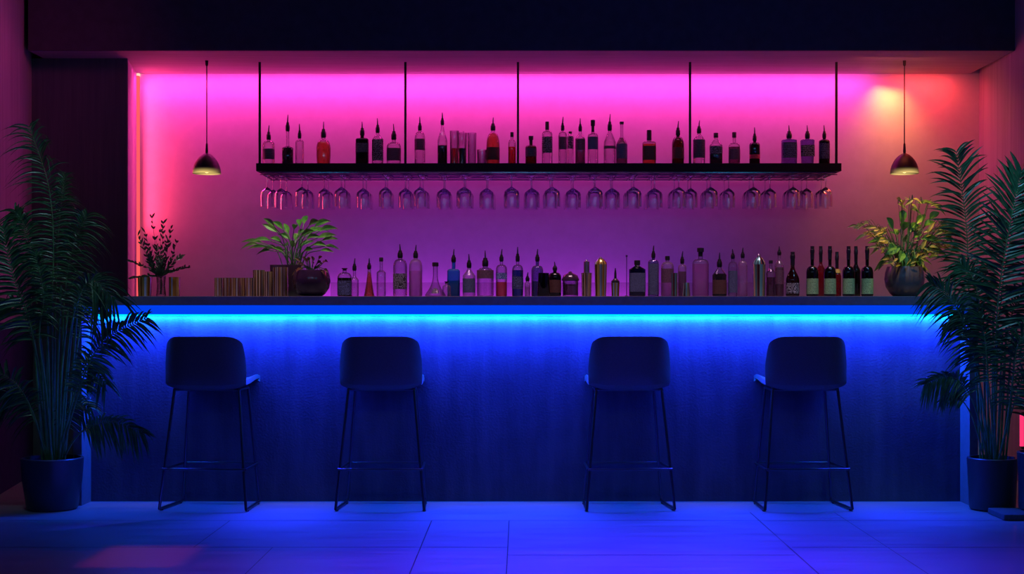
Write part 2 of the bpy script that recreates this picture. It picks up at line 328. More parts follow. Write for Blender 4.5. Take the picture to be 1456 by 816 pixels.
# vertical led profile in the corner
xs0, xs1 = PX(193.5, DB - .02), PX(197.5, DB - .02)
t = empty('led_strip', ((xs0 + xs1) / 2, DB - .02, 0), 'thin vertical coral light strip in the corner beside the left column', 'light strip')
m = MB(); m.box((-.010, -.006, .0), (.010, .02, PZ(99, DB) - .02)); m.build('diffuser', emis('coral_led_diffuser', (1.0, 0.10, 0.12), 1.1), t, False)
m = MB(); m.box((-.011, -.008, PZ(99, DB) - .045), (.013, .02, PZ(99, DB) - .005)); m.build('end_cap', emis('hot_led_end', (1.0, 0.45, 0.35), 1.6), t, False)
# ------------------------------------------------------------------ bar
DT = 7.34; DP = 7.5
zt = PZ(421, DT); zb = PZ(434, DT); xl = PX(115, DT); xr = PX(1380, DT)
o = MB(); o.box((xl - .05, DT, zb), (xr + .05, 8.05, zt)); tag(o.build('countertop', M['counter_top'], bevel=.003), 'long dark navy stone countertop along the whole bar', 'countertop')
bar = empty('bar_counter', ((xl + xr) / 2, DP, 0), 'wide bar base with rough plaster front glowing blue under the countertop', 'bar counter')
cx = (xl + xr) / 2; bar.location = (cx, DP, 0)
m = MB(); m.box((xl - cx, 0, 0), (xr - cx, .04, zb)); m.build('front_panel', M['bar'], bar, False)
m = MB(); m.box((xl - .04 - cx, DT - DP, 0), (xl - cx, .5, zb)); m.build('side_panel', M['counter_top'], bar, False)
m = MB(); m.box((xr - cx, DT - DP, 0), (xr + .04 - cx, .5, zb)); m.build('side_panel', M['counter_top'], bar, False)
M['return'] = textured('painted_return', (.14, .14, .17), (.17, .17, .2), (5, 5, 5), .7, .05)
for sx, x in ((1, xl), (-1, xr)):
    m = MB(); m.box((min(x, x + sx * .004) - cx, DT - DP + .001, 0), (max(x, x + sx * .004) - cx, 0, zb)); m.build('side_return', M['return'], bar, False)
# sloped light cover from the counter edge down to the panel
z2 = PZ(447, DP)
m = MB(); m.hexa([(xl - cx, DT - DP + .002, zb - .004), (xr - cx, DT - DP + .002, zb - .004), (xr - cx, -.002, z2), (xl - cx, -.002, z2), (xl - cx, DT - DP + .002, zb), (xr - cx, DT - DP + .002, zb), (xr - cx, -.002, zb), (xl - cx, -.002, zb)])
m.build('light_cover', emis('blue_light_cover', (0.0, 0.055, 0.95), 0.9), bar, False)
m = MB(); m.box((xl + .03 - cx, -.012, z2 - .006), (xr - .03 - cx, 0, z2)); m.build('led_strip', emis('cyan_led', (0.0, 0.75, 1.0), 1.5), bar, False)
m = MB(); m.box((xl - cx, .06, 0), (xr - cx, .5, zb - .02)); m.build('carcass', M['column_dark'], bar, False)

# low ribbed screen behind the bottles on the counter
m = MB()
n = 180; xa, xb2 = PX(470, 7.97), PX(1125, 7.97)
for i in range(n):
    x0 = xa + (xb2 - xa) * i / n; x1 = xa + (xb2 - xa) * (i + 1) / n; xm = (x0 + x1) / 2
    m.add([(x0, 7.97, zt), (xm, 7.967, zt), (x1, 7.97, zt), (x0, 7.97, PZ(401.5, 7.97)), (xm, 7.967, PZ(401.5, 7.97)), (x1, 7.97, PZ(401.5, 7.97))], [(0, 1, 4, 3), (1, 2, 5, 4)])
tag(m.build('acrylic_screen', M['screen'], smooth=False), 'low translucent ribbed screen behind the bottles on the counter', 'screen')

# ------------------------------------------------------------------ hanging shelf
SF, SB = 8.8, 9.22
zs = PZ(232, SF); zsb = PZ(243, SF); sx0, sx1 = PX(364, SF), PX(1196.5, SF)
sh = empty('hanging_shelf', ((sx0 + sx1) / 2, SF, zsb), 'long black shelf hung from the soffit by five rods', 'shelf')
scx = (sx0 + sx1) / 2
m = MB(); m.box((sx0 - scx, 0, 0), (sx1 - scx, SB - SF, zs - zsb)); m.build('board', M['shelf'], sh, False)
for px in (369.5, 576.5, 736.5, 981, 1189):
    m = MB(); x = PX(px, 8.86) - scx; m.box((x - .007, .05, zs - zsb), (x + .007, .064, ZC - zsb)); m.build('rod', M['rod'], sh, False)
m = MB(); m.box((sx0 + .03 - scx, .02, -.012), (sx1 - .03 - scx, SB - SF - .01, -.004)); m.build('rack_plate', M['rack'], sh, False)
m = MB(); m.tube([(sx0 + .02 - scx, .03, -.02), (sx1 - .02 - scx, .03, -.02)], .003)
m.build('rack_wire', M['gunmetal'], sh)
m = MB(); m.tube([(sx0 + .02 - scx, .40, -.02), (sx1 - .02 - scx, .40, -.02)], .004); m.build('rack_wire', M['gunmetal'], sh)
GX = [382, 399, 432, 460, 487, 516, 549, 577, 599, 630, 660, 693, 727, 756, 784, 815, 845, 872, 901, 931, 963, 983, 1008, 1037, 1069, 1097, 1127, 1150, 1173]
for a in GX:
    for q in (-1, 1):
        m = MB(); x = PX(a, 8.90) - scx + q * .019; m.box((x - .0025, .03, -.027), (x + .0025, .40, -.0205)); m.build('rail', M['gunmetal'], sh, False)

# wine glasses, upside down
words = ['', 'second', 'third', 'fourth', 'fifth', 'sixth', 'seventh', 'eighth', 'ninth', 'tenth', 'eleventh', 'twelfth', 'thirteenth', 'fourteenth', 'fifteenth']
def glass_proto(name, r, label):
    g = empty(name, (0, 0, 0), label, 'wine glass')
    m = MB(); m.lathe([(0, 0), (.030, -.001), (.031, -.003), (.012, -.006), (.0035, -.012)], 20); m.build('foot', M['wine_glass'], g)
    m = MB(); m.lathe([(.0035, -.012), (.0032, -.05), (.0034, -.075), (.007, -.084)], 10); m.build('stem', M['wine_glass'], g)
    m = MB(); m.lathe([(.006, -.083), (r * .42, -.090), (r * .86, -.106), (r * .97, -.118), (r, -.15), (r * .99, -.18), (r * .97, -.205)], 28)
    m.build('bowl', M['wine_glass'], g); return g
zg = zsb - .016
first = None
for row, dd in (('front', 8.90), ('back', 9.08)):
    for i, px in enumerate(GX):
        k = i if i < 15 else len(GX) - 1 - i
        side = 'left' if i < 15 else 'right'
        pos = (words[k] + ' from the ' + side + ' end') if k else 'at the ' + side + ' end'
        lab = 'upside-down wine glass in the %s row under the shelf, %s' % (row, pos)
        x = PX(px, 8.90) + R.uniform(-.006, .006); r = .044 + (.007 if 630 <= px <= 940 else .0) + R.uniform(-.003, .003)
        if first is None:
            first = glass_proto('wine_glass', .040, lab); first['group'] = 'wine glasses hanging under the shelf'; g = first; g.location = (x, dd + (.045 if i % 2 else -.045), zg)
        else: g = copy_thing(first, (x, dd + (.045 if i % 2 else -.045), zg), lab, 'wine glasses hanging under the shelf')
        s = r / .040; g.scale = (s, s, 1); g.rotation_euler = (0, 0, R.uniform(0, 6))

# ------------------------------------------------------------------ bottles
LAB = {'black': ((.012, .01, .02), (.5, .45, .6)), 'grey': ((.05, .045, .075), (.16, .14, .2)), 'mauve': ((.15, .06, .12), (.05, .02, .05)),
       'blue': ((.06, .08, .28), (.4, .5, .9)), 'navy': ((.02, .02, .07), (.16, .2, .45)), 'slate': ((.09, .10, .22), (.03, .03, .08)),
       'green': ((.30, .52, .24), (.12, .18, .08)), 'brown': ((.10, .035, .03), (.04, .015, .02)), 'white': ((.02, .01, .015), (.8, .78, .85)), 'red': ((.7, .05, .12), (.02, .01, .02))}
def bottle(x, w, ysh, ynb, ynt, ytop, style, gm, liq, lab, cap, desc, D=8.97, zs_=None, sq=2.0, nr=None, name='liquor_bottle', cat='bottle', group=None, lean=0):
    zb_ = zs if zs_ is None else zs_
    h = lambda y: PZ(y, D) - zb_
    r = w / 2 * D / F
    rn = nr * D / F if nr else max(.0085, r * .28)
    if sq > 2: r *= 1.0
    dp = .78 if sq > 2 else 1
    g = empty(name, (PX(x, D), D, zb_), desc, cat, group)
    zsh, znb, znt, ztp = h(ysh), h(ynb), h(ynt), h(ytop)
    znb = max(znb, zsh + .002); znt = max(znt, znb + .003)
    def body(k, ztop=None):
        pr = []
        pts = [(0, .001), (r * .88, .001), (r, .007)]
        if style == 'cone_body':
            pts = [(0, .001), (r * .95, .001), (r, .006)]
            for q in range(1, 8):
                t_ = q / 7; pts.append((r + (rn - r) * (t_ ** .75), .006 + (znb - .006) * t_))
        elif style == 'flask':
            for q in range(1, 10):
                t_ = q / 9; pts.append((rn + (r - rn) * (1 - t_) ** 2.0, .01 + (znb - .01) * t_))
        else:
            if style == 'taper': pts[-1] = (r * .86, .007)
            if style == 'bulge': pts += [(r * .93, zsh * .1), (r, zsh * .6)]; pts[2] = (r * .85, .007)
            pts.append((r, zsh))
            for q in range(1, 8):
                t_ = q / 7
                if style in ('cone',): f = 1 - t_
                elif style == 'slope': f = .5 + .5 * math.cos(math.pi * t_)
                else: f = math.sqrt(max(0, 1 - t_ ** 2.2))
                pts.append((rn + (r - rn) * f, zsh + (znb - zsh) * t_))
        pts.append((rn, znt - .002)); pts.append((rn * 1.12, znt - .001)); pts.append((0, znt))
        for (a, z) in pts:
            s_ = sq if z < znb - .001 else 2.0
            a = max(0, a - k); 
            if ztop is not None and z > ztop:
                break
            pr.append((a, z + (k if z < .01 else 0), s_, dp if z < znb - .001 else 1))
        if ztop is not None:
            def rad(zz):
                for (a0, z0), (a1, z1) in zip(pts[:-1], pts[1:]):
                    if z0 <= zz <= z1 and z1 > z0: return a0 + (a1 - a0) * (zz - z0) / (z1 - z0)
                return r
            rr = max(.001, rad(ztop) - k); pr.append((rr, ztop, sq, dp)); pr.append((0, ztop, sq, dp))
        return pr
    m = MB(); m.lathe(body(0), 28); m.build('glass_body', gm, g)
    if liq:
        m = MB(); m.lathe(body(.0022, max(.012, h(liq[1]))), 24); m.build('liquid', liq[0], g)
    if lab:
        c, y0, y1 = lab[:3]; kk = label_mat(*LAB[c])
        z0, z1 = max(.008, h(y1)), h(y0); rr = r + .0008
        m = MB(); seg = 22; vs = []; fs = []
        for i in range(seg + 1):
            a = math.pi * (1.06 + .88 * i / seg)
            ca, sa = math.cos(a), math.sin(a); q = 1 / ((abs(ca) ** sq + abs(sa) ** sq) ** (1 / sq))
            vs += [(rr * ca * q, rr * sa * q * dp - .0004, z0), (rr * ca * q, rr * sa * q * dp - .0004, z1)]
        fs = [(2 * i, 2 * i + 2, 2 * i + 3, 2 * i + 1) for i in range(seg)]
        m.add(vs, fs); m.build('label', kk, g)
    H = ztp - znt
    if cap == 'pourer':
        m = MB(); cr_ = max(rn * 1.35, .0115)
        m.lathe([(0, -.004), (cr_ * .8, -.004), (cr_, .003), (cr_, H * .30), (cr_ * .72, H * .40), (cr_ * .62, H * .52), (0, H * .54)], 16, c=(0, 0, znt)); m.build('stopper', M['plastic_black'], g)
        m = MB(); lx = R.uniform(-.003, .004); m.tube([(0, 0, znt + H * .5), (lx * .3, 0, znt + H * .75), (lx, 0, znt + H)], [.0052, .004, .0022], 10); m.build('spout', M['metal_black'], g)
    elif cap == 'cork':
        m = MB(); m.lathe([(0, -.003), (rn * 1.0, -.003), (rn * 1.05, H * .45), (rn * 1.5, H * .5), (rn * 1.55, H * .95), (0, H)], 16, c=(0, 0, znt)); m.build('stopper', M['cap_dark'], g)
    elif cap == 'cap':
        m = MB(); m.lathe([(0, -.003), (rn * 1.3, -.003), (rn * 1.35, H * .1), (rn * 1.35, H * .92), (rn * 1.2, H), (0, H)], 16, c=(0, 0, znt)); m.build('cap', M['cap_dark'], g)
    elif cap == 'foil':
        m = MB(); m.lathe([(rn * 1.1, -(H * .9)), (rn * 1.15, 0), (rn * 1.3, H * .1), (rn * 1.3, H * .5), (rn * 1.12, H * .55), (rn * 1.12, H), (0, H)], 16, c=(0, 0, znt)); m.build('foil', M['cap_dark'], g)
    if lean: g.rotation_euler = (0, lean, 0)
    return g
G = M
SG = 'bottles on the hanging shelf'
S = [ # x w ysh ynb ynt ytop style glass liquid label cap text sq
 (382, 17, 207, 200, 198, 178, 'r', 'g_clear', None, ('grey', 212, 227), 'pourer', 'small clear bottle with dark label at the left end of the shelf, beside the rod', 2),
 (409, 16, 211, 207, 186, 163, 'slope', 'g_clear', ('l_dark', 208), None, 'pourer', 'decanter with dark lower half and tall narrow neck, second on the shelf', 2),
 (426, 12, 203, 199, 196, 176, 'r', 'g_clear', None, None, 'pourer', 'slim clear unlabelled bottle beside the decanter on the shelf', 2),
 (460, 20, 212, 198, 195, 173, 'bulge', 'g_clear', ('l_amber', 202), None, 'pourer', 'round shouldered amber bottle standing alone near the shelf left side', 2),
 (515, 18, 199, 196, 192, 173, 'r', 'g_dark', None, ('grey', 204, 217), 'pourer', 'square dark bottle with grey band label on the shelf', 5),
 (537, 16, 198, 191, 188, 168, 'cone', 'g_clear', None, ('black', 199, 229), 'pourer', 'clear bottle almost covered by a tall black label', 2),
 (560, 20, 210, 202, 198, 176, 'r', 'g_clear', None, ('mauve', 211, 229), 'pourer', 'wide clear bottle with pinkish label just left of the second rod', 3),
 (597, 15, 198, 187, 185, 166, 'r', 'g_clear', None, ('mauve', 198, 214), 'pourer', 'clear bottle with high mauve label just right of the second rod', 2),
 (629, 14, 202, 180, 177, 160, 'slope', 'g_clear', ('l_dark', 207), None, 'pourer', 'tallest clear bottle on the shelf, half full of dark liquid', 2),
 (701, 19, 210, 188, 185, 167, 'r', 'g_clear', ('l_amber', 190), ('brown', 210, 228), 'pourer', 'orange amber bottle with brown label near the middle of the shelf', 2),
 (728, 11, 207, 198, 194, 188, 'r', 'g_clear', ('l_red', 209), None, 'cap', 'small bottle of red liquid just left of the middle rod', 2),
 (755, 16, 211, 206, 204, 193, 'r', 'g_brown', None, ('grey', 211, 223), 'cork', 'short dark flask with grey label right of the middle rod', 2),
 (778, 15, 192, 186, 184, 173, 'r', 'g_clear', None, ('black', 195, 218), 'cap', 'clear bottle with flat cap and black label with white print', 2),
 (800, 12, 194, 187, 185, 166, 'r', 'g_clear', None, ('mauve', 195, 213), 'pourer', 'narrow clear bottle with mauve label overlapping a small phial', 2),
 (825, 14, 199, 188, 186, 168, 'slope', 'g_clear', ('l_mauve', 212), ('mauve', 198, 214), 'pourer', 'clear bottle of mauve liquid with sloping shoulders on the shelf', 2),
 (843, 15, 195, 189, 187, 170, 'r', 'g_clear', None, ('slate', 195, 213), 'cork', 'clear bottle with blue grey label and waisted stopper', 2),
 (867, 17, 202, 187, 185, 162, 'cone', 'g_clear', None, ('grey', 208, 212), 'pourer', 'clear bottle with sloped shoulders and one thin dark band', 2),
 (884, 16, 207, 192, 176, 173, 'slope', 'g_frost', ('l_mauve', 196), ('slate', 205, 226), 'cap', 'long necked grey frosted bottle with no pourer on the shelf', 2),
 (923, 19, 204, 201, 199, 185, 'r', 'g_clear', ('l_amber', 205), ('brown', 208, 228), 'cap', 'squat amber whisky bottle with black cap standing alone', 4),
 (964, 17, 207, 194, 192, 172, 'r', 'g_brown', ('l_amber', 212), ('brown', 210, 226), 'pourer', 'dark brown bottle just left of the fourth rod', 2),
 (994, 17, 199, 191, 189, 171, 'cone', 'g_clear', None, ('grey', 199, 225), 'pourer', 'clear bottle with large grey label just right of the fourth rod', 2),
 (1018, 18, 207, 198, 195, 189, 'cone', 'g_clear', ('l_dark', 208), ('black', 209, 219), 'cap', 'squat bottle of black liquid with short dark cap', 3),
 (1044, 16, 210, 203, 195, 188, 'r', 'g_clear', ('l_mauve', 209), ('mauve', 212, 227), 'cap', 'small rounded bottle of mauve liquid with narrow neck', 3),
 (1073, 15, 207, 202, 200, 181, 'r', 'g_dark', None, ('red', 220, 226), 'pourer', 'black bottle with a bright red patch on its label', 2),
 (1122, 21, 200, 198, 196, 178, 'r', 'g_violet', None, ('navy', 203, 225), 'pourer', 'wide violet square bottle with dark label, first of three at the shelf right end', 5),
 (1148, 19, 200, 198, 196, 178, 'taper', 'g_violet', None, ('black', 207, 223), 'pourer', 'pale violet square bottle with small black label, middle of three at the shelf right end', 5),
 (1172, 15, 202, 198, 196, 178, 'r', 'g_dark', None, ('navy', 204, 226), 'pourer', 'black bottle nearest the right hand rod of the shelf', 3),
]
for s in S:
    liq = (M[s[8][0]], s[8][1]) if s[8] else None
    bottle(*s[:7], M[s[7]], liq, s[9], s[10], s[11], sq=s[12], group=SG)
bottle(811, 9, 200, 190, 189, 187, 'r', M['g_clear'], None, ('black', 194, 212), 'cap', 'tiny phial standing behind the narrow clear bottle on the shelf', D=9.06, name='phial')
def tumbler(x, w, ytop, desc, D, z, gm, liq=None, name='tumbler', cat='glass', taper=.9, group=None, thick=.0025):
    r = w / 2 * D / F; H = PZ(ytop, D) - z
    g = empty(name, (PX(x, D), D, z), desc, cat, group)
    m = MB(); m.lathe([(0, .001), (r * taper * .95, .001), (r * taper, .005), (r, H), (r - thick, H), (r * taper - thick, .008), (0, .008)], 28); m.build('vessel', gm, g)
    if liq:
        zl = PZ(liq[1], D) - z; rr = r * taper - thick * 1.3 + (r - r * taper) * zl / H
        m = MB(); m.lathe([(0, .009), (r * taper - thick * 1.3, .009), (rr, zl), (0, zl)], 24); m.build('liquid', liq[0], g)
    return g
tumbler(646, 13, 186, 'tall clear mixing glass with crimson drink on the shelf', 8.95, zs, M['g_clear'], (M['l_red'], 211))
tumbler(657, 14, 189, 'clear mixing glass with near black drink on the shelf', 9.02, zs, M['g_clear'], (M['l_dark'], 211))
tumbler(671, 13, 189, 'tall clear etched glass without a drink on the shelf', 9.0, zs, M['g_frost'])
tumbler(685, 14, 213, 'short clear tumbler beside the orange amber bottle', 8.96, zs, M['g_clear'], (M['l_pink'], 216))
# stirring sticks
m = MB(); m.tube([(0, 0, 0), (.006, 0, .085)], [.002, .004], 8); o = m.build('stirrer', M['g_frost']); o.location = (PX(658, 9.0), 8.985, zs + .14); tag(o, 'glass stirrer leaning out of the mixing glass with dark drink', 'stirrer')

DC = 7.72
CG = 'bottles on the counter'
C = [
 (490, 20, 396, 387, 384, 381, 'r', 'g_clear', ('l_dark', 395), ('navy', 399, 419), 'cork', 'rounded flask of black liquid beside the bowl planter', 3),
 (504, 12, 399, 392, 384, 367, 'slope', 'g_clear', None, None, 'pourer', 'small slim clear bottle with pourer, right of the rounded flask', 2),
 (525, 15, 410, 384, 382, 367, 'cone_body', 'g_clear', ('l_amber', 386), None, 'pourer', 'slim conical bottle of amber syrup on the counter', 2),
 (542, 13, 388, 383, 371, 366, 'slope', 'g_clear', None, None, 'cap', 'slender clear tube bottle with flat dark cap', 2),
 (569, 20, 381, 368, 366, 347, 'r', 'g_clear', None, ('black', 389, 411), 'pourer', 'tall clear bottle with black label and white print on the counter', 2),
 (591, 19, 382, 368, 366, 348, 'r', 'g_frost', ('l_pink', 385), None, 'pourer', 'tall frosted pink bottle next to the black labelled one', 2),
 (645, 18, 386, 382, 372, 354, 'r', 'g_blue', ('l_blue', 399), None, 'pourer', 'glowing teal blue square bottle with pourer', 4),
 (667, 18, 392, 383, 380, 361, 'cone', 'g_frost', None, ('slate', 396, 416), 'pourer', 'grey violet bottle right of the teal blue one', 2),
 (690, 24, 391, 380, 378, 356, 'r', 'g_clear', None, ('mauve', 384, 396), 'pourer', 'broad shouldered clear bottle with mauve upper label', 2),
 (713, 16, 384, 376, 371, 354, 'r', 'g_clear', ('l_orange', 401), ('blue', 388, 397), 'pourer', 'clear bottle with coral liquid in its lower half', 2),
 (736, 16, 386, 376, 371, 351, 'r', 'g_clear', ('l_blue', 384), ('navy', 393, 411), 'pourer', 'bottle of deep blue liquid in the middle of the counter', 2),
 (764, 17, 386, 377, 371, 354, 'r', 'g_violet', ('l_blue', 400), None, 'pourer', 'violet bottle with blue liquid left of the dark angular ones', 2),
 (789, 18, 395, 387, 384, 372, 'r', 'g_dark', None, ('brown', 398, 416), 'pourer', 'stout near black bottle with stubby pourer', 2),
 (906, 23, 383, 378, 376, 370, 'cone', 'g_navy', None, ('slate', 388, 415), 'cap', 'broad navy bottle with pale blue label and flat cap', 5),
 (929, 15, 374, 369, 366, 349, 'r', 'g_violet', None, ('slate', 375, 419), 'pourer', 'tall violet ribbed bottle right of the broad navy one', 3),
 (949, 18, 380, 372, 369, 364, 'r', 'g_frost', ('l_pink', 388), ('mauve', 382, 402), 'cap', 'frosted bottle with rosy lower half and pale cap', 2),
 (970, 12, 382, 376, 374, 357, 'r', 'g_frost', ('l_mauve', 386), None, 'pourer', 'narrow violet grey bottle behind the small steel cone', 2),
 (996, 23, 376, 368, 364, 352, 'r', 'g_clear', ('l_pink', 375), None, 'cork', 'large rounded bottle of glowing pink liquid', 3),
 (1023, 20, 391, 381, 379, 359, 'cone', 'g_clear', ('l_dark', 389), ('brown', 398, 418), 'pourer', 'bottle of dark plum liquid right of the glowing pink one', 3),
 (1042, 13, 381, 372, 367, 354, 'r', 'g_clear', None, ('slate', 385, 416), 'pourer', 'clear violet bottle with upright label, left of a close pair', 3),
 (1056, 13, 379, 371, 366, 352, 'r', 'g_frost', None, None, 'pourer', 'pale unlabelled bottle, right of a close pair', 3),
 (1096, 13, 389, 380, 374, 370, 'slope', 'g_clear', ('l_mauve', 394), None, 'cap', 'small clear bottle between the steel shaker and the rosy bottle', 2),
 (1108, 13, 378, 368, 362, 350, 'slope', 'g_frost', ('l_mauve', 380), ('mauve', 384, 404), 'pourer', 'rosy grey bottle left of the brown beer bottle', 2),
]
for s in C:
    liq = (M[s[8][0]], s[8][1]) if s[8] else None
    bottle(*s[:7], M[s[7]], liq, s[9], s[10], s[11], sq=s[12], D=DC + R.uniform(-.03, .05), zs_=zt, group=CG)
bottle(619, 30, 415, 391, 378, 373, 'flask', M['g_clear'], None, None, 'cap', 'conical flask with narrow neck and round dark emblem', D=DC, zs_=zt, name='conical_flask', cat='flask', nr=3.4)
fl_ = COL.objects['conical_flask'] if 'conical_flask' in COL.objects else bpy.data.objects['conical_flask']
m = MB(); vs = []; fs = []
for i in range(13):
    u = -1 + 2 * i / 12; x = u * .02
    for k in range(2): vs.append((x, -.045 + .022 * abs(u) ** 2 + (.020 if k else 0), .018 + k * (.03 * math.sqrt(max(0, 1 - u * u * .8)))))
fs = [(2 * i, 2 * i + 2, 2 * i + 3, 2 * i + 1) for i in range(12)]
m.add(vs, fs); m.build('emblem', label_mat(*LAB['white']), fl_)
bottle(635, 12, 409, 405, 402, 400, 'r', M['g_frost'], None, None, 'cork', 'stubby clear stoppered jar right of the conical flask', D=7.66, zs_=zt, name='stoppered_jar', cat='jar')
bottle(750, 8, 405, 401, 399, 387, 'r', M['g_frost'], (M['l_pink'], 408), None, 'pourer', 'tiny bright phial between the blue and violet bottles', D=7.62, zs_=zt, name='phial')
# dark angular tumblers / jar
tumbler(773, 15, 388, 'dark faceted tumbler flaring towards its base', 7.60, zt, M['g_dark'], taper=1.25)
g = tumbler(811, 23, 399, 'clear jar with rosy contents under a dark domed lid', DC, zt, M['g_clear'], (M['l_mauve'], 404), name='lidded_jar', cat='jar', taper=.97)
m = MB(); rr = 12.5 * DC / F; m.lathe([(rr, 0), (rr * 1.02, .006), (rr * .8, .03), (rr * .3, .042), (rr * .15, .05), (0, .052)], 20, c=(0, 0, PZ(399, DC) - zt)); m.build('lid', M['pot_purple'], g)
# metal shakers, tins
def shaker(x, w, ysh, yn, ytop, desc, mat, D=DC, capmat=None, name='cocktail_shaker', cat='shaker', dome=True):
    g = empty(name, (PX(x, D), D, zt), desc, cat); r = w / 2 * D / F; h = lambda y: PZ(y, D) - zt
    m = MB(); m.lathe([(0, .001), (r * .86, .001), (r * .88, .006), (r, h(ysh) - .004), (r * 1.02, h(ysh)), (0, h(ysh))], 28); m.build('body', mat, g)
    m = MB()
    if dome: m.lathe([(r * 1.0, h(ysh)), (r * .95, h(ysh) + .01), (r * .6, h(yn) - .006), (r * .45, h(yn)), (0, h(yn) + .001)], 24)
    else: m.lathe([(r * .55, h(ysh)), (r * .55, h(yn)), (r * .3, h(yn) + .004), (0, h(yn) + .004)], 24)
    m.build('strainer_top', capmat or mat, g)
    m = MB(); m.lathe([(r * .3, h(yn)), (r * .28, (h(yn) + h(ytop)) / 2), (r * .1, h(ytop)), (0, h(ytop))], 16); m.build('cap', capmat or M['gunmetal'], g); return g
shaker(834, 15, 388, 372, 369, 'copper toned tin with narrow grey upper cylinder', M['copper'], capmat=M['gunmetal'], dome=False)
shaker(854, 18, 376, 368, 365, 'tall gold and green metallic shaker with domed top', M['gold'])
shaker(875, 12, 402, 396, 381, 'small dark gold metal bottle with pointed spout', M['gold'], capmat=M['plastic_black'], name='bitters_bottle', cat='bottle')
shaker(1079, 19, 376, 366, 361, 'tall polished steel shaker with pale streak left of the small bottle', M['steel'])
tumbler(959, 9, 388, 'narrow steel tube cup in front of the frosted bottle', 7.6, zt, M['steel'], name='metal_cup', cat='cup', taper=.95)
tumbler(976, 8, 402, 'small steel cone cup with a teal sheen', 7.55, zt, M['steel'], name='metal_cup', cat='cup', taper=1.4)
o = MB(); o.tube([(0, 0, 0), (0, 0, PZ(365, DC) - zt)], .0022, 8); g = empty('bar_spoon', (PX(891, DC), DC, zt), 'thin upright bar spoon with ball end left of the broad navy bottle', 'spoon')
o.build('shaft', M['metal_black'], g); o = MB(); o.lathe([(0, -.006), (.005, -.004), (.006, 0), (.005, .004), (0, .007)], 12, c=(0, 0, PZ(364, DC) - zt)); o.build('ball_end', M['metal_black'], g)
o = MB(); o.lathe([(0, 0), (.012, .001), (.010, .006), (0, .008)], 14); o.build('foot', M['metal_black'], g)
# beer and wine bottles
bottle(1127, 19, 399, 378, 368, 358, 'slope', M['g_brown'], None, ('white', 402, 417), 'foil', 'brown beer bottle with white printed label left of the wine bottles', D=7.66, zs_=zt, name='beer_bottle')
WN = ['leftmost', 'second from left', 'third from left', 'rightmost']
for i, x in enumerate((1155, 1180, 1206.5, 1233)):
    bottle(x, 17, 389, 378, 360, 350, 'r', M['g_green'], None, ('green', 396, 418), 'foil', 'dark wine bottle with pale green label, %s of the four in front' % WN[i], D=7.64, zs_=zt, name='wine_bottle', group='wine bottles with green labels')
for i, (x, yt, w, d) in enumerate([(1167, 350, 13, 'slim dark red bottle between the first and second green labelled wine bottles'), (1190, 358, 12, 'dark bottle with bright yellow neck band behind the second green labelled wine bottle'), (1217, 350, 13, 'slim black bottle between the third and fourth green labelled wine bottles')]):
    g = bottle(x, w, yt + 36, yt + 24, yt + 12, yt, 'slope', M['g_red'] if i < 2 else M['g_green'], None, None, 'foil', d, D=7.84, zs_=zt, name='wine_bottle', group='unlabelled bottles behind the wine bottles')
    if i == 1:
        m = MB(); r0 = .0185; z0 = PZ(388, 7.84) - zt; m.lathe([(r0 * 1.2, z0), (r0 * .95, z0 + .02)], 20); m.build('neck_band', principled('yellow_paper', (.9, .6, .1), .6), g)
# cups at the left
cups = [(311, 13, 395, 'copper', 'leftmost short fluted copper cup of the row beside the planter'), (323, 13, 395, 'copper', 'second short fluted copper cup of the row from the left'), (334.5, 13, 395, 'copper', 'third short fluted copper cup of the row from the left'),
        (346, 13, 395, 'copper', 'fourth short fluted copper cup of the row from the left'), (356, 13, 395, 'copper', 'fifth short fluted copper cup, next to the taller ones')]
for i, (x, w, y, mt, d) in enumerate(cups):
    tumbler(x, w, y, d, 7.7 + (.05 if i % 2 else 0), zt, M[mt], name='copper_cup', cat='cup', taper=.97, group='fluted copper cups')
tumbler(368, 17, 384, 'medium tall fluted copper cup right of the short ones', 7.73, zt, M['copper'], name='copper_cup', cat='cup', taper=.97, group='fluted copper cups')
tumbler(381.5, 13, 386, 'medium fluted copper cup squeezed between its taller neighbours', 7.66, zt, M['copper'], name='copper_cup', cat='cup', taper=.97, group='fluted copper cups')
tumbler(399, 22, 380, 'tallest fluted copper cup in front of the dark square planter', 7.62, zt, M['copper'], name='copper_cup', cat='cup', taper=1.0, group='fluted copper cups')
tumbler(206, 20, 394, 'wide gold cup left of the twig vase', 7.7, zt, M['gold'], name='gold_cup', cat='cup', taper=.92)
tumbler(248, 16, 394, 'narrow gold and silver cup right of the twig vase', 7.7, zt, M['gold'], name='gold_cup', cat='cup', taper=.97)

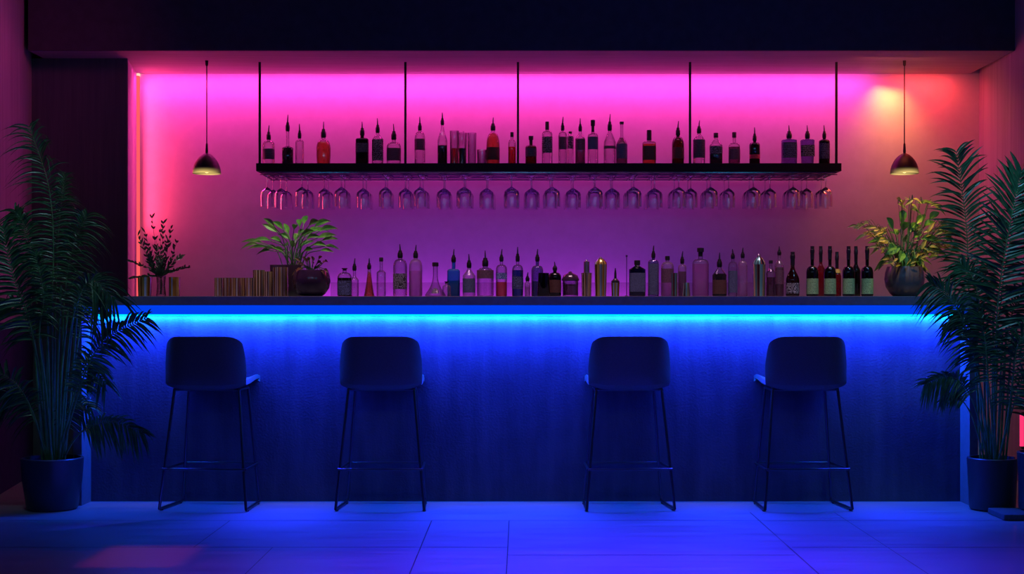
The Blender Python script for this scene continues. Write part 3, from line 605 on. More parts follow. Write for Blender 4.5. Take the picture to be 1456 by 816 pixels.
# ------------------------------------------------------------------ plants
def blade(mb, p, d, nrm, L, w, droop, k=6, prof=None):
    d = d.normalized(); side = d.cross(nrm)
    if side.length < 1e-4: side = Vector((1, 0, 0))
    side.normalize(); vs = []
    prof = prof or [.35, .85, 1, .85, .5, .0]
    for i in range(k):
        t = i / (k - 1); c = p + d * L * t + Vector((0, 0, -1)) * droop * L * t * t
        ww = w * (prof[min(len(prof) - 1, int(t * (len(prof) - 1) + .5))])
        vs += [c - side * ww + nrm * ww * .5, c, c + side * ww + nrm * ww * .5]
    fs = []
    for i in range(k - 1):
        for q in (0, 1): fs.append((3 * i + q, 3 * i + q + 1, 3 * i + q + 4, 3 * i + q + 3))
    mb.add(vs, fs)
def frond(root, pts, L, n, w=.006, droop=.35, start=.35, nrm=Vector((0, -1, .25)), mat='palm', r0=.006, spread=1.0, asym=(1, 1)):
    base = root.location
    c = curve([Vector((max(p[0], XL(p[1]) + .02), p[1], p[2])) - base for p in pts], 40)
    m = MB(); m.tube(c, [r0 * (1 - .8 * i / 40) for i in range(41)], 6)
    fo = m.build('frond_stem', M['palm_stem'], root)
    m = MB()
    for i in range(n):
        u = i / (n - 1); t = start + (1 - start) * u; q = t * 40; a = min(int(q), 39); p = c[a].lerp(c[a + 1], q - a)
        T = (c[min(a + 2, 40)] - c[max(a - 1, 0)]).normalized()
        nn = (nrm + Vector((R.uniform(-.3, .3), R.uniform(-.2, .2), R.uniform(-.3, .3)))).normalized()
        S_ = T.cross(nn).normalized()
        ang = math.radians(15 + 38 * u + R.uniform(-9, 9))
        LL = L * (.5 + .5 * math.sin(math.pi * min(1, .2 + .6 * u))) * R.uniform(.82, 1.12)
        if u > .9: LL *= 1.0 - (u - .9) * 2.5
        for si, s in enumerate((-1, 1)):
            d = S_ * s * math.cos(ang) * spread + T * math.sin(ang) + nn * R.uniform(-.15, .35)
            blade(m, p, d, nn, LL * asym[si], w, droop * R.uniform(.9, 1.9), 8, [.4, .9, 1, .9, .7, .4, 0])
    m.v = [(max(v[0] + base.x, XL(v[1] + base.y) + .012) - base.x, v[1], v[2]) for v in m.v]
    m.build('leaflets', M[mat], fo)
def planter(x, w, ytop, ybot, D, desc, mat, name='potted_palm', cat='potted plant', taper=.82):
    z0 = 0; g = empty(name, (PX(x, D), D, z0), desc, cat); r = w / 2 * D / F; H = PZ(ytop, D)
    m = MB(); m.lathe([(0, .001), (r * taper - .01, .001), (r * taper, .01), (r * .95, H * .55), (r, H - .004), (r - .004, H), (r - .014, H), (r - .016, H - .04), (0, H - .04)], 40); m.build('pot', mat, g)
    m = MB(); m.lathe([(0, H - .028), (r * .5, H - .024), (r - .017, H - .032)], 24); m.build('soil', M['soil'], g)
    return g
def F3(D, *p): return [P(x, y, D + dd) for (x, y, dd) in p]
DL = 7.22
pl = planter(74.5, 86, 650, 721, DL, 'tall feathery palm in a black round pot on the floor left of the bar', M['pot_dark'])
b = (75, 650, 0)
def fr(root, D, pts, L, n, **kw):
    frond(root, F3(D, *pts), L, n, **kw)
fr(pl, DL, [(74, 655, 0), (66, 520, .02), (76, 380, 0), (70, 270, -.02), (42, 181, -.04)], .255, 44, start=.42, droop=.6, w=.0052)
fr(pl, DL, [(80, 655, 0), (88, 520, .04), (92, 420, .08), (104, 350, .1), (124, 305, .1)], .19, 34, start=.5, droop=.5)
fr(pl, DL, [(84, 655, -.02), (93, 540, -.05), (104, 450, -.08), (128, 400, -.1), (162, 424, -.12)], .20, 30, start=.5, droop=.6)
fr(pl, DL, [(70, 655, 0), (58, 540, -.05), (40, 450, -.1), (18, 390, -.12), (4, 325, -.12)], .21, 34, start=.4, droop=.35, w=.008)
fr(pl, DL, [(86, 655, -.05), (105, 580, -.1), (130, 510, -.12), (160, 475, -.12), (208, 452, -.12)], .15, 40, start=.35, droop=.35)
fr(pl, DL, [(88, 655, -.05), (108, 622, -.12), (132, 605, -.16), (165, 600, -.18), (204, 616, -.2)], .12, 30, start=.42, droop=.5, w=.006)
fr(pl, DL, [(66, 655, 0), (48, 590, -.05), (22, 545, -.08), (-20, 520, -.1)], .16, 26, start=.4, droop=.4)
fr(pl, DL, [(68, 655, .05), (55, 540, .1), (42, 470, .14), (20, 430, .16), (-15, 440, .2)], .18, 30, start=.45, droop=.5)
fr(pl, DL, [(80, 655, 0), (98, 590, -.05), (112, 540, -.06), (125, 510, -.06), (150, 545, -.08)], .13, 28, start=.4, droop=.5)
fr(pl, DL, [(72, 655, .05), (60, 500, .06), (48, 400, .1), (38, 330, .12), (22, 300, .14)], .15, 32, start=.55, droop=.5)
fr(pl, DL, [(76, 655, .06), (78, 500, .1), (80, 400, .12), (84, 320, .12), (92, 250, .14)], .16, 34, start=.5, droop=.55)
fr(pl, DL, [(70, 655, .03), (50, 600, .06), (30, 560, .1), (0, 560, .12)], .15, 24, start=.35, droop=.6)
fr(pl, DL, [(82, 655, .05), (100, 560, .08), (112, 480, .1), (120, 430, .12), (138, 390, .14)], .15, 30, start=.5, droop=.55)
fr(pl, DL, [(74, 655, -.05), (66, 560, -.08), (56, 480, -.1), (62, 420, -.1), (50, 360, -.1)], .15, 30, start=.6, droop=.55)
fr(pl, DL, [(78, 655, .03), (90, 600, .05), (106, 570, .08), (128, 580, .1)], .12, 22, start=.3, droop=.5)
for i in range(9):
    x0 = 60 + i * 4; x1 = 40 + i * 9 + R.uniform(-3, 3)
    m = MB(); cc = curve([P(x0, 655, DL) - pl.location, P((x0 + x1) / 2 + R.uniform(-4, 2), 540, DL + R.uniform(-.06, .04)) - pl.location, P(x1, R.uniform(400, 450), DL + R.uniform(-.1, .1)) - pl.location], 16)
    m.tube(cc, .0055, 6); m.build('cane', M['palm_stem'], pl)

DR = 7.2
pr = planter(1411, 70, 650, 722, DR, 'broad palm with big fronds in the dark pot right of the bar end', M['pot_dark'], taper=.9)
fr(pr, DR, [(1405, 655, .1), (1388, 540, .2), (1378, 420, .25), (1374, 320, .25), (1360, 217, .2)], .245, 46, start=.5, droop=.25, w=.0065)
fr(pr, DR, [(1416, 655, -.05), (1414, 540, -.1), (1420, 420, -.15), (1436, 320, -.15), (1452, 245, -.1)], .235, 52, start=.3, droop=.12, w=.0085)
fr(pr, DR, [(1408, 655, -.02), (1396, 560, -.05), (1378, 480, -.08), (1352, 425, -.1), (1322, 402, -.12)], .17, 38, start=.4, droop=.45)
fr(pr, DR, [(1404, 655, -.05), (1390, 590, -.12), (1372, 550, -.16), (1348, 536, -.2), (1316, 546, -.22)], .11, 30, start=.42, droop=.5)
fr(pr, DR, [(1400, 655, -.05), (1388, 610, -.1), (1376, 580, -.14), (1358, 562, -.16), (1338, 570, -.18)], .05, 14, start=.6, droop=.5)
fr(pr, DR, [(1418, 655, 0), (1424, 560, 0), (1432, 480, 0), (1446, 430, -.05), (1475, 410, -.1)], .19, 34, start=.4, droop=.4)
fr(pr, DR, [(1410, 655, .08), (1402, 540, .12), (1394, 450, .15), (1385, 400, .15), (1366, 375, .15)], .17, 32, start=.5, droop=.4)
fr(pr, DR, [(1420, 655, .05), (1440, 580, .05), (1455, 540, .05), (1480, 520, .05)], .17, 26, start=.3, droop=.5)
fr(pr, DR, [(1406, 655, 0), (1395, 560, 0), (1384, 500, -.02), (1374, 460, -.02), (1356, 448, -.03)], .16, 34, start=.4, droop=.55)
fr(pr, DR, [(1414, 655, -.1), (1410, 590, -.14), (1404, 530, -.16), (1400, 480, -.16), (1388, 430, -.16)], .16, 32, start=.45, droop=.45)
fr(pr, DR, [(1412, 655, 0), (1414, 540, .1), (1424, 420, .16), (1440, 330, .2), (1470, 280, .2)], .2, 36, start=.45, droop=.4)
fr(pr, DR, [(1420, 655, -.1), (1432, 600, -.15), (1440, 540, -.18), (1448, 490, -.2), (1470, 460, -.2)], .17, 32, start=.35, droop=.4)
for i in range(10):
    x0 = 1394 + i * 4; x1 = 1384 + i * 7 + R.uniform(-3, 3)
    m = MB(); cc = curve([P(x0, 655, DR) - pr.location, P((x0 + x1) / 2, 560, DR + R.uniform(-.05, .05)) - pr.location, P(x1, R.uniform(440, 500), DR + R.uniform(-.12, .1)) - pr.location], 14)
    m.tube(cc, .0055, 6); m.build('cane', M['palm_stem'], pr)
pr2 = planter(1490, 84, 651, 730, 6.98, 'dark pot partly cut off at the right edge of the picture', M['pot_dark'], name='planter', cat='planter', taper=.95)
pr2.location.z = .03
for k in (0,):
    o = MB(); o.box((PX(1420, 6.9), 6.82, 0), (PX(1560, 6.9), 7.06, .03)); tag(o.build('plinth', M['column_dark'], bevel=.004), 'low dark plinth under the pot at the right edge', 'plinth')
# neon tube at the right edge
t = empty('neon_tube', (XR(8.2) - .03, 8.2, 0), 'short upright pink tube on the right wall behind the palm', 'light')
m = MB(); m.tube([(0, 0, PZ(632, 8.3)), (0, 0, PZ(588, 8.3))], .012, 10); m.build('tube', emis('pink_neon', (1.0, 0.04, 0.18), 1.0), t)
m = MB(); m.box((.0, -.01, PZ(636, 8.3)), (.04, .01, PZ(632, 8.3))); m.box((.0, -.01, PZ(588, 8.3)), (.04, .01, PZ(584, 8.3))); m.build('bracket', M['rod'], t)

# right counter plant
def bowl_pot(x, w, ytop, D, desc, mat, name, z=None, mouth=.8):
    g = empty(name, (PX(x, D), D, zt), desc, 'potted plant'); r = w / 2 * D / F; H = PZ(ytop, D) - zt
    m = MB(); m.lathe([(0, .001), (r * .55, .001), (r * .72, H * .1), (r * .93, H * .32), (r, H * .58), (r * .96, H * .8), (r * .86, H), (r * .82, H), (r * .85, H * .85), (0, H * .84)], 36); m.build('pot', mat, g)
    m = MB(); m.lathe([(0, H * .9), (r * .84, H * .86)], 20); m.build('soil', M['soil'], g); return g
def leafy(root, leaves, mat, w, stemr=.0022):
    st = MB(); fo = MB(); base = root.location
    for (pts, L, ww) in leaves:
        c = curve([Vector(p) - base for p in pts], 10); st.tube(c, stemr, 5)
        d = (c[-1] - c[-3]).normalized()
        nn = Vector((R.uniform(-.5, .5), -1, R.uniform(.1, .8))).normalized()
        blade(fo, c[-1], d, nn, L, ww, R.uniform(.2, .6), 8, [.15, .6, .95, 1, .9, .65, .35, 0])
    s = st.build('stem', M['palm_stem'], root); fo.build('foliage', mat, root)
DQ = 7.66
bp = bowl_pot(1286, 56, 379, DQ, 'leafy plant with gold lit leaves in a round slate pot at the counter right end', M['pot_round'], 'potted_plant')
L_ = []
def lf(x0, y0, x1, y1, L, w, dd=0, bend=-12):
    return ([P(x0, y0, DQ), P((x0 + x1) / 2, (y0 + y1) / 2 + bend, DQ + dd * .5), P(x1, y1, DQ + dd)], L, w)
for (x1, y1, L, w) in [(1282, 318, .11, .016), (1270, 326, .10, .015), (1296, 330, .10, .017), (1303, 318, .10, .014), (1288, 342, .09, .017), (1274, 350, .10, .016), (1262, 342, .10, .015),
                       (1310, 340, .10, .016), (1318, 352, .10, .015), (1300, 356, .09, .016), (1284, 358, .09, .015), (1266, 364, .09, .013), (1314, 322, .10, .015), (1322, 312, .09, .014),
                       (1276, 334, .10, .015), (1292, 330, .11, .015), (1280, 352, .09, .018), (1296, 346, .10, .018), (1308, 350, .09, .017), (1272, 358, .09, .016), (1288, 364, .08, .016), (1300, 364, .08, .016), (1284, 328, .10, .017), (1300, 338, .10, .017)]:
    L_.append(lf(1286 + R.uniform(-12, 12), 380, x1, y1, L, w, R.uniform(-.1, .08)))
leafy(bp, [(a, b_ * 1.15, c_ * 1.45) for a, b_, c_ in L_], M['leaf_green'], .01)
gold = []
for k in range(130):
    cxk, cyk, sx_, sy_ = [(1240, 326, 22, 9), (1262, 345, 16, 12), (1330, 330, 20, 16), (1320, 360, 22, 12), (1300, 290, 26, 8), (1285, 372, 20, 5), (1345, 345, 14, 14)][k % 7]
    x1 = cxk + R.uniform(-sx_, sx_); y1 = cyk + R.uniform(-sy_, sy_)
    x0 = 1286 + (x1 - 1286) * .25; yb = min(y1, 350) - 6
    gold.append(([P(x0, 380, DQ), P((x0 + x1) / 2, (380 + yb) / 2 - 8, DQ), P(x1 - (x1 - x0) * .12, y1 - 4, DQ + R.uniform(-.10, .02)), P(x1, y1, DQ + R.uniform(-.14, .04))], R.uniform(.045, .09), R.uniform(.006, .011)))
gs = MB(); gf = MB()
for (pts, L, ww) in gold:
    c = curve([Vector(p) - bp.location for p in pts], 10); gs.tube(c, .0013, 4); d = Vector((c[-1].x * 4 + R.uniform(-.5, .5), R.uniform(-.7, .3), R.uniform(-.25, .45))).normalized()
    blade(gf, c[-1], d, Vector((R.uniform(-.5, .5), -1, R.uniform(.2, .9))).normalized(), L, ww, R.uniform(.15, .6), 8, [.2, .7, 1, 1, .8, .5, .25, 0])
gs.build('stem', M['palm_stem'], bp); gf.build('golden_foliage', M['leaf_olive'], bp)['label'] = 'golden yellow narrow drooping leaves'

# left counter plants
DQ2 = 7.8
sp_ = empty('potted_plant', (PX(409, DQ2), DQ2, zt), 'bright green arching plant in a dark square planter on the counter', 'potted plant')
r = 23 * DQ2 / F; H = PZ(377, DQ2) - zt
m = MB(); m.lathe([(0, .001), (r * .88, .001), (r * .92, .006), (r, H), (r * .93, H), (r * .92, H - .02), (0, H - .02)], 32, sq=6); m.build('pot', M['pot_purple'], sp_)
m = MB(); m.lathe([(0, H - .012), (r * .9, H - .018)], 24, sq=6); m.build('soil', M['soil'], sp_)
straps = []
for (x1, y1, L, w) in [(372, 345, .13, .008), (378, 351, .12, .007), (366, 347, .10, .007), (384, 342, .12, .008), (390, 322, .10, .008), (394, 330, .11, .009), (402, 326, .10, .009), (410, 332, .10, .009), (418, 326, .09, .009), (426, 322, .09, .010),
                       (432, 318, .09, .010), (440, 320, .10, .010), (448, 322, .12, .010), (455, 328, .12, .010), (444, 330, .13, .010), (452, 338, .12, .009), (458, 342, .11, .008), (446, 348, .10, .008), (436, 340, .11, .009), (400, 345, .11, .008),
                       (393, 352, .10, .008), (408, 350, .09, .008), (428, 350, .10, .008), (420, 342, .10, .010), (412, 340, .10, .009), (430, 335, .11, .010), (462, 350, .09, .007), (456, 356, .08, .007), (404, 358, .09, .007), (384, 356, .08, .006),
                       (438, 330, .10, .010), (424, 334, .09, .009), (416, 352, .08, .009), (434, 356, .08, .008)]:
    x0 = 417 + R.uniform(-9, 9) + (x1 - 417) * .15; dd = R.uniform(-.1, .06)
    straps.append(([P(x0, 380, DQ2), P(x0 + (x1 - x0) * .35, 380 + (y1 - 380) * .62 - 4, DQ2 + dd * .5), P(x1, y1, DQ2 + dd)], L, w))
leafy(sp_, [(a, b_, c_ * 1.7) for a, b_, c_ in straps], M['leaf_green'], .01, .0026)
bp2 = bowl_pot(443, 54, 384, 7.6, 'small dark leaved plant in a glossy plum bowl beside the tallest copper cup', M['pot_purple'], 'potted_plant')
L_ = []
for i in range(22):
    x1 = 443 + R.uniform(-22, 22); y1 = R.uniform(368, 385)
    L_.append(([P(443 + R.uniform(-10, 10), 388, 7.6), P((443 + x1) / 2, 380, 7.6), P(x1, y1, 7.6 + R.uniform(-.06, .05))], R.uniform(.035, .055), .008))
leafy(bp2, L_, leafmat('bronze_leaf', (.03, .05, .02), (.2, .10, .04)), .01)
# twig vase
vs_ = empty('twig_vase', (PX(229, 7.66), 7.66, zt), 'clear narrow vase holding dark leafy twigs between two gold cups', 'vase')
m = MB(); m.lathe([(0, .001), (.024, .001), (.027, .006), (.022, .06), (.026, .115), (.024, .115), (.020, .06), (.024, .009), (0, .009)], 24); m.build('vessel', M['g_clear'], vs_)
tw = empty('twig_bunch', (PX(229, 7.66), 7.66, zt + .01), 'bunch of thin dark leafy twigs standing in the clear vase', 'twigs')
st = MB(); fo = MB()
for (x1, y1, y2) in [(216, 310, 0), (232, 318, 0), (243, 325, 0), (251, 345, 0), (202, 345, 0), (196, 335, 0), (222, 340, 0), (238, 340, 0), (212, 355, 0), (188, 372, 2), (258, 365, 2), (268, 380, 3), (189, 395, 3), (228, 330, 0), (206, 330, 0)]:
    base = tw.location; a = P(229 + R.uniform(-2, 2), 418, 7.66)
    mid = P(229 + (x1 - 229) * .45, (418 + y1) / 2 - (14 if y2 else 0), 7.66 + R.uniform(-.04, .04)); e = P(x1, y1, 7.66 + R.uniform(-.07, .07))
    a.z = max(a.z, zt + .012)
    c = curve([a - base, P(229, 396, 7.66) - base, mid - base, e - base], 22); st.tube(c, [.0016] * 12 + [.001] * 11, 5)
    for q in range(9, 23):
        for s in (-1, 1):
            if R.random() < .25: continue
            T = (c[min(q + 1, 22)] - c[q - 1]).normalized(); d = T + Vector((s * R.uniform(.3, .8), R.uniform(-.5, .5), R.uniform(-.1, .3)))
            blade(fo, c[q], d, Vector((R.uniform(-.4, .4), -1, R.uniform(-.3, .3))).normalized(), R.uniform(.018, .042), R.uniform(.004, .0065), .1, 5, [.3, .9, 1, .6, 0])
st.build('twig', M['twig'], tw); fo.build('foliage', M['leaf_dark'], tw)

# ------------------------------------------------------------------ pendant lamps
def shade_mat():  # bulb glow painted on the shade as emission, strongest at the rim centre
    m, nt, out = newmat('painted_bulb_glow'); L = nt.links.new
    tc = N(nt, 'TexCoord'); sp = N(nt, 'SeparateXYZ'); L(tc.outputs['Object'], sp.inputs[0])
    mr = N(nt, 'MapRange'); mr.inputs['From Min'].default_value = 0; mr.inputs['From Max'].default_value = .036; mr.inputs['To Min'].default_value = 1; mr.inputs['To Max'].default_value = 0; L(sp.outputs[2], mr.inputs[0])
    pw = N(nt, 'Math', operation='POWER'); pw.inputs[1].default_value = 1.6; L(mr.outputs[0], pw.inputs[0])
    r = N(nt, 'Math', operation='POWER'); r.inputs[1].default_value = 2
    xx = N(nt, 'Math', operation='MULTIPLY'); L(sp.outputs[0], xx.inputs[0]); L(sp.outputs[0], xx.inputs[1])
    fx = N(nt, 'MapRange'); fx.inputs['From Min'].default_value = 0; fx.inputs['From Max'].default_value = .0075; fx.inputs['To Min'].default_value = 1; fx.inputs['To Max'].default_value = .05; L(xx.outputs[0], fx.inputs[0])
    ml = N(nt, 'Math', operation='MULTIPLY'); L(pw.outputs[0], ml.inputs[0]); L(fx.outputs[0], ml.inputs[1])
    b = N(nt, 'BsdfPrincipled'); b.inputs['Base Color'].default_value = (.03, .018, .02, 1); b.inputs['Roughness'].default_value = .4
    b.inputs['Emission Color'].default_value = (1, .70, .22, 1); L(ml.outputs[0], b.inputs['Emission Strength']); L(b.outputs[0], out.inputs[0]); return m
M['shade_low'] = shade_mat(); M['shade'] = principled('bronze_shade', (.035, .02, .025), .45, .4)
for i, (px, txt) in enumerate(((294, 'small dome pendant lamp glowing warm, hanging left of the shelf'), (1286, 'small dome pendant lamp glowing warm, hanging above the right counter plant'))):
    D = 8.8; z0 = PZ(247, D); g = empty('pendant_lamp', (PX(px, D), D, z0), txt, 'pendant lamp', 'dome pendant lamps')
    R0 = 20 * D / F; H = 29.5 * D / F
    def rr(t): return R0 * (1 - t ** 1.9) ** .62 if t < 1 else 0
    k1 = .32
    m = MB(); pts = [(rr(k1 * q / 5), H * k1 * q / 5) for q in range(6)]; m.lathe(pts + [(a - .002, z) for a, z in pts[::-1]], 36); m.build('painted_glow_band', M['shade_low'], g)
    m = MB(); pts = [(rr(k1 + (1 - k1) * q / 12), H * (k1 + (1 - k1) * q / 12)) for q in range(12)] + [(.009, H * .99), (.009, H), (0, H)]; m.lathe(pts, 36); m.build('shade', M['shade'], g)
    m = MB(); m.lathe([(.008, H - .002), (.009, H + .012), (.0065, H + .055), (.004, H + .062), (0, H + .063)], 16); m.build('socket', M['shade'], g)
    m = MB(); m.tube([(0, 0, H + .055), (0, 0, ZC - z0 - .02)], .0035, 8); m.build('cord', M['rod'], g)
    m = MB(); m.lathe([(0, -.035), (.004, -.035), (.0085, -.028), (.010, 0), (0, 0)], 16, c=(0, 0, ZC - z0)); m.build('ceiling_canopy', M['rod'], g)
    m = MB(); m.lathe([(0, .004), (.012, .008), (.019, .02), (.016, .034), (.008, .045), (0, .046)], 16); m.build('bulb', emis('warm_bulb', (1, .72, .25), 2.5), g)
    l = bpy.data.lights.new('pendant_glow', 'SPOT'); l.energy = .6; l.color = (1, .6, .25); l.shadow_soft_size = .02; l.spot_size = math.radians(110); l.spot_blend = .6
    lo = bpy.data.objects.new('pendant_glow', l); COL.objects.link(lo); lo.location = (PX(px, D), D, z0 - .005)

# ------------------------------------------------------------------ stools
def stool(px, label, first=None):
    Dn = 7.13
    if first: return copy_thing(first, (PX(px, Dn), Dn, 0), label)
    g = empty('bar_stool', (PX(px, Dn), Dn, 0), label, 'bar stool', 'charcoal sled base bar stools')
    # shell: path from seat front edge to the top of the back (y towards the bar)
    path = [(.405, .637), (.39, .648), (.34, .652), (.25, .645), (.16, .632), (.085, .626), (.04, .628), (.008, .644), (-.006, .70), (-.012, .75), (-.020, .80), (-.028, .85), (-.034, .893)]
    NU = 20; sp = 6
    def pt(u, i, off):
        y, z = path[i]; n = len(path) - 1
        a = path[max(i - 1, 0)]; b_ = path[min(i + 1, n)]
        t = Vector((0, b_[0] - a[0], b_[1] - a[1])).normalized(); nr = Vector((0, t.z, -t.y))  # towards the sitter is +y / up
        nr = Vector((0, t.z, -t.y)) 
        up = i / n
        wdt = .205 if i > 4 else .205 - .012 * (4 - i) / 4
        if i >= 9: wdt = .205 - .006 * (i - 9)
        k = (.036 if i == 6 else .055 if i == 7 else .075) * abs(u) ** 4 if i >= 6 else (.024 + .012 * max(0, (i - 3) / 3) if i > 3 else .012 + .006 * i) * abs(u) ** 4
        cy, cz = y, z
        # rounded top corners
        if i == n: cz -= .030 * max(0, (abs(u) - .72) / .28) ** 2
        if i == n - 1: cz -= .010 * max(0, (abs(u) - .72) / .28) ** 2
        if i == 0: cy -= .05 * max(0, (abs(u) - .6) / .4) ** 2
        if i == 1: cy -= .02 * max(0, (abs(u) - .6) / .4) ** 2
        if i <= 4: dirn = Vector((0, 0, 1))
        elif i <= 7: dirn = Vector((0, (i - 4) / 4, 1 - (i - 4) / 4)).normalized()
        else: dirn = Vector((0, 1, 0))
        p = Vector((u * wdt, cy, cz)) + dirn * k
        return p
    def shell(i0, i1, name):
        m = MB(); vs = []; n = i1 - i0 + 1
        for i in range(i0, i1 + 1):
            for j in range(NU + 1):
                u = -1 + 2 * j / NU; u = math.copysign(1 - (1 - abs(u)) ** 1.25, u) if abs(u) > 0 else 0
                vs.append(pt(u, i, 0))
        fs = [(a * (NU + 1) + j, a * (NU + 1) + j + 1, (a + 1) * (NU + 1) + j + 1, (a + 1) * (NU + 1) + j) for a in range(n - 1) for j in range(NU)]
        m.add(vs, fs); o = m.build(name, M['stool'], g)
        s = o.modifiers.new('solid', 'SOLIDIFY'); s.thickness = .026; s.offset = 0
        b_ = o.modifiers.new('bev', 'BEVEL'); b_.width = .010; b_.segments = 3; b_.limit_method = 'ANGLE'; b_.angle_limit = math.radians(50)
        s2 = o.modifiers.new('sub', 'SUBSURF'); s2.levels = 1; s2.render_levels = 1
        return o
    shell(0, 6, 'seat'); shell(6, 12, 'backrest')
    zt_ = .618; r = .0075
    legs = {}
    for sx in (-1, 1):
        tn = Vector((sx * .170, .07, zt_)); bn = Vector((sx * .226, .0, .010)); tf = Vector((sx * .160, .275, zt_)); bf = Vector((sx * .208, .325, .010))
        for nm, a, b_ in (('n', tn, bn), ('f', tf, bf)):
            m = MB(); m.tube([a, b_], r, 10); m.build('leg', M['metal_black'], g); legs[(sx, nm)] = (a, b_)
        m = MB(); m.tube([bn + Vector((0, 0, .003)), bn + Vector((0, .012, 0)), bf - Vector((0, .012, 0)), bf + Vector((0, 0, .003))], r, 10); ro = m.build('runner', M['metal_black'], g)
        for yy in (.03, .285):
            m = MB(); m.lathe([(0, 0), (.009, 0), (.009, .006), (0, .006)], 10, c=(sx * (.226 - .018 * yy / .325), yy, -.0005)); m.build('glide', M['plastic_black'], ro)
    def at(k, z):
        a, b_ = legs[k]; t = (a.z - z) / (a.z - b_.z); return a.lerp(b_, t)
    zf = .213; q = [at((-1, 'n'), zf), at((1, 'n'), zf), at((1, 'f'), zf), at((-1, 'f'), zf)]
    o_ = .010; q = [v + Vector((math.copysign(o_, v.x), -o_ if i < 2 else o_, 0)) for i, v in enumerate(q)]
    m = MB()
    for i in range(4): m.tube([q[i], q[(i + 1) % 4]], .0065, 10)
    m.build('footrest', M['metal_black'], g)
    m = MB()
    for a, b_ in (((-1, 'n'), (1, 'n')), ((-1, 'f'), (1, 'f')), ((-1, 'n'), (-1, 'f')), ((1, 'n'), (1, 'f'))): m.tube([legs[a][0], legs[b_][0]], r, 10)
    m.build('seat_frame', M['metal_black'], g)
    return g
s1 = stool(288, 'charcoal bar stool nearest the left palm, seat corner showing at its right')
s1.rotation_euler = (0, 0, -.08)
for px, lab in ((540, 'charcoal bar stool in front of the tall black labelled bottle, second from the left palm'), (897, 'charcoal bar stool in front of the broad navy bottle, third from the left palm'), (1150, 'charcoal bar stool nearest the right palm, seat corner showing at its left')):
    s = stool(px, lab, s1); s.rotation_euler = (0, 0, {540: -.01, 897: .06, 1150: .06}[px])

# ------------------------------------------------------------------ lights
def area(name, loc, target, sx, sy, col, e, spread=180):
    l = bpy.data.lights.new(name, 'AREA'); l.shape = 'RECTANGLE'; l.size = sx; l.size_y = sy; l.color = col; l.energy = e; l.spread = math.radians(spread)
    o = bpy.data.objects.new(name, l); COL.objects.link(o); o.location = loc
    d = (Vector(target) - Vector(loc)).normalized(); o.rotation_euler = d.to_track_quat('-Z', 'Y').to_euler(); return o
def spot(name, loc, target, ang, blend, col, e, soft=.02):
    l = bpy.data.lights.new(name, 'SPOT'); l.spot_size = math.radians(ang); l.spot_blend = blend; l.color = col; l.energy = e; l.shadow_soft_size = soft
    o = bpy.data.objects.new(name, l); COL.objects.link(o); o.location = loc
    d = (Vector(target) - Vector(loc)).normalized(); o.rotation_euler = d.to_track_quat('-Z', 'Y').to_euler(); return o
xm = (PX(200, 9.2) + PX(1240, 9.2)) / 2; wl = PX(1240, 9.2) - PX(200, 9.2)
MG = (1.0, .045, .50)
area('wall_wash_top', (xm, 9.17, ZC - .015), (xm, 9.30, ZC - .40), wl, .04, MG, 24)
area('wall_wash_magenta', (xm, 9.0, ZC - .02), (xm, 9.3, ZC - .5), wl, .06, (1.0, .03, .42), 4.5)
area('wall_glow_low', (PX(680, 9.2), 9.2, .98), (PX(680, 9.2), 9.3, 1.3), 2.3, .05, (.75, .04, 1.0), 4.5)
area('wall_violet', (PX(740, 8.7), 8.6, .9), (PX(740, 9.3), 9.3, 1.4), 2.6, .2, (.10, .04, 1.0), 2.6, 130)
area('wall_wash_left', (PX(199, 9.2), 9.22, 2.05), (PX(300, 9.2), 9.3, 2.05), .05, 1.0, (1.0, .05, .13), 3.6)
area('reveal_left', (PX(215, 9.2), 9.15, 1.8), (PX(181, 8.9), 8.9, 1.8), .04, 1.5, (1.0, .07, .2), .8)
area('wall_spot_amber', (PX(1268, 9.2), 9.2, ZC - .01), (PX(1266, 9.3), 9.30, ZC - .8), .18, .04, (1.0, .40, .08), 1.3, 90)
area('wall_wash_red', (PX(1315, 9.15), 9.15, ZC - .02), (PX(1305, 9.3), 9.3, ZC - .6), .4, .06, (1.0, .05, .05), 2.6)
area('wall_fill_warm', (PX(1280, 8.6), 8.6, ZC - .05), (PX(1230, 9.3), 9.3, 1.3), .5, .3, (1.0, .20, .10), 2.2)
wb = xr - xl
area('bar_led_cyan', (cx, DP - .018, z2 - .009), (cx, DP, z2 - .06), wb - .08, .010, (0.0, .40, 1.0), 26)
area('bar_led_blue', (cx, DP - .08, z2 + .003), (cx, DP - .01, z2 - .22), wb - .08, .03, (.010, .014, 1.0), 125)
area('bar_led_floor', (cx + .15, DP - .20, .99), (cx + .15, DP - .62, 0), wb - 1.0, .05, (.018, .03, 1.0), 42, 64)
area('floor_violet', (.45, 5.7, 3.2), (.45, 5.7, 0), 2.0, .6, (.035, .022, 1.0), 58, 48)
area('floor_red_reflection_fill', (PX(207, 5.9), 5.85, 3.2), (PX(207, 5.9), 5.86, 0), .40, .5, (1.0, .04, .12), .14, 2)  # added lamp standing in for a red reflection on the floor
area('left_wall_magenta', (-1.2, 6.6, 3.1), (-3.0, 7.9, 2.5), .4, .4, (1.0, .08, .40), 1.3, 55)
area('left_low_blue', (-1.9, 6.7, .08), (-3.0, 8.0, .7), .6, .1, (.03, .04, 1.0), .6)
area('right_palm_cool', (2.3, 6.0, 3.1), (2.42, 7.2, 1.6), .3, .3, (.2, .6, 1.0), 2.2, 50)
area('left_palm_cool', (-2.3, 6.0, 3.1), (-2.5, 7.2, 1.4), .3, .3, (.35, .65, .75), .8, 40)
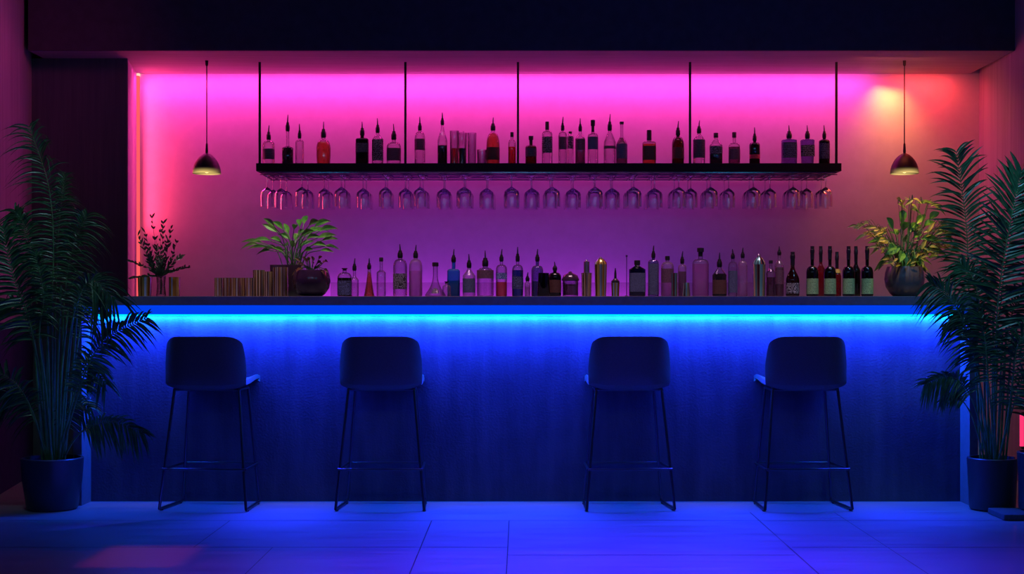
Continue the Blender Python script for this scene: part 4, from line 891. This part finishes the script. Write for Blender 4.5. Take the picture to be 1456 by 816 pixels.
area('room_fill', (0, 3.0, 2.3), (0, 7.1, .7), 3.0, .3, (.7, .4, .8), .5, 60)
for sx_ in (-2.2, 0, 2.2): area('added_glint_cyan', (sx_, 2.9, 2.35), (sx_ * .6, 9, 1.8), .7, .16, (.02, .5, 1.0), 2.4)  # added cyan panels, no sign there, for glints in the glasses
area('counter_added_fill', (-.05, 7.15, 2.75), (-.05, 7.68, 1.15), 3.9, .1, (1.0, .6, .72), 6, 42)  # added fill, no fitting there, to brighten cups, leaves and labels
area('shelf_added_fill', (0, 8.55, 2.56), (0, 8.95, 1.95), 3.8, .05, (1.0, .5, .8), .45, 80)  # added fill under the soffit to brighten the bottle labels
area('beam_blue', (1.5, 6.6, 1.9), (1.2, 8.45, 3.0), 2.0, .1, (.1, .15, 1.0), .5, 90)
spot('plant_warm', (PX(1286, 7.3), 7.2, 2.75), (PX(1288, 7.66), 7.66, 1.36), 20, .6, (1.0, .60, .10), 95)
spot('plant_green', (PX(417, 7.3), 7.2, 2.75), (PX(417, 7.8), 7.78, 1.38), 18, .6, (.6, 1.0, .4), 40)

w = bpy.data.worlds.new('World'); scene.world = w; w.use_nodes = True
w.node_tree.nodes['Background'].inputs[0].default_value = (.06, .05, .16, 1); w.node_tree.nodes['Background'].inputs[1].default_value = .02

cam = bpy.data.cameras.new('Camera'); co = bpy.data.objects.new('Camera', cam); COL.objects.link(co)
co.location = (0, 0, CH); co.rotation_euler = (math.radians(90), 0, 0)
cam.sensor_width = 36; cam.sensor_fit = 'HORIZONTAL'; cam.lens = F / 1456 * 36
cam.shift_x = -(VX - 728) / 1456; cam.shift_y = (VY - 408) / 1456; cam.clip_end = 50
scene.camera = co
scene.view_settings.view_transform = 'Standard'; scene.view_settings.look = 'None'; scene.view_settings.exposure = 0; scene.view_settings.gamma = 1
cy = scene.cycles
cy.use_denoising = True; cy.transparent_max_bounces = 24; cy.max_bounces = 8; cy.diffuse_bounces = 3; cy.sample_clamp_indirect = 4; cy.sample_clamp_direct = 0
cy.caustics_reflective = False; cy.caustics_refractive = False; cy.blur_glossy = 1.0
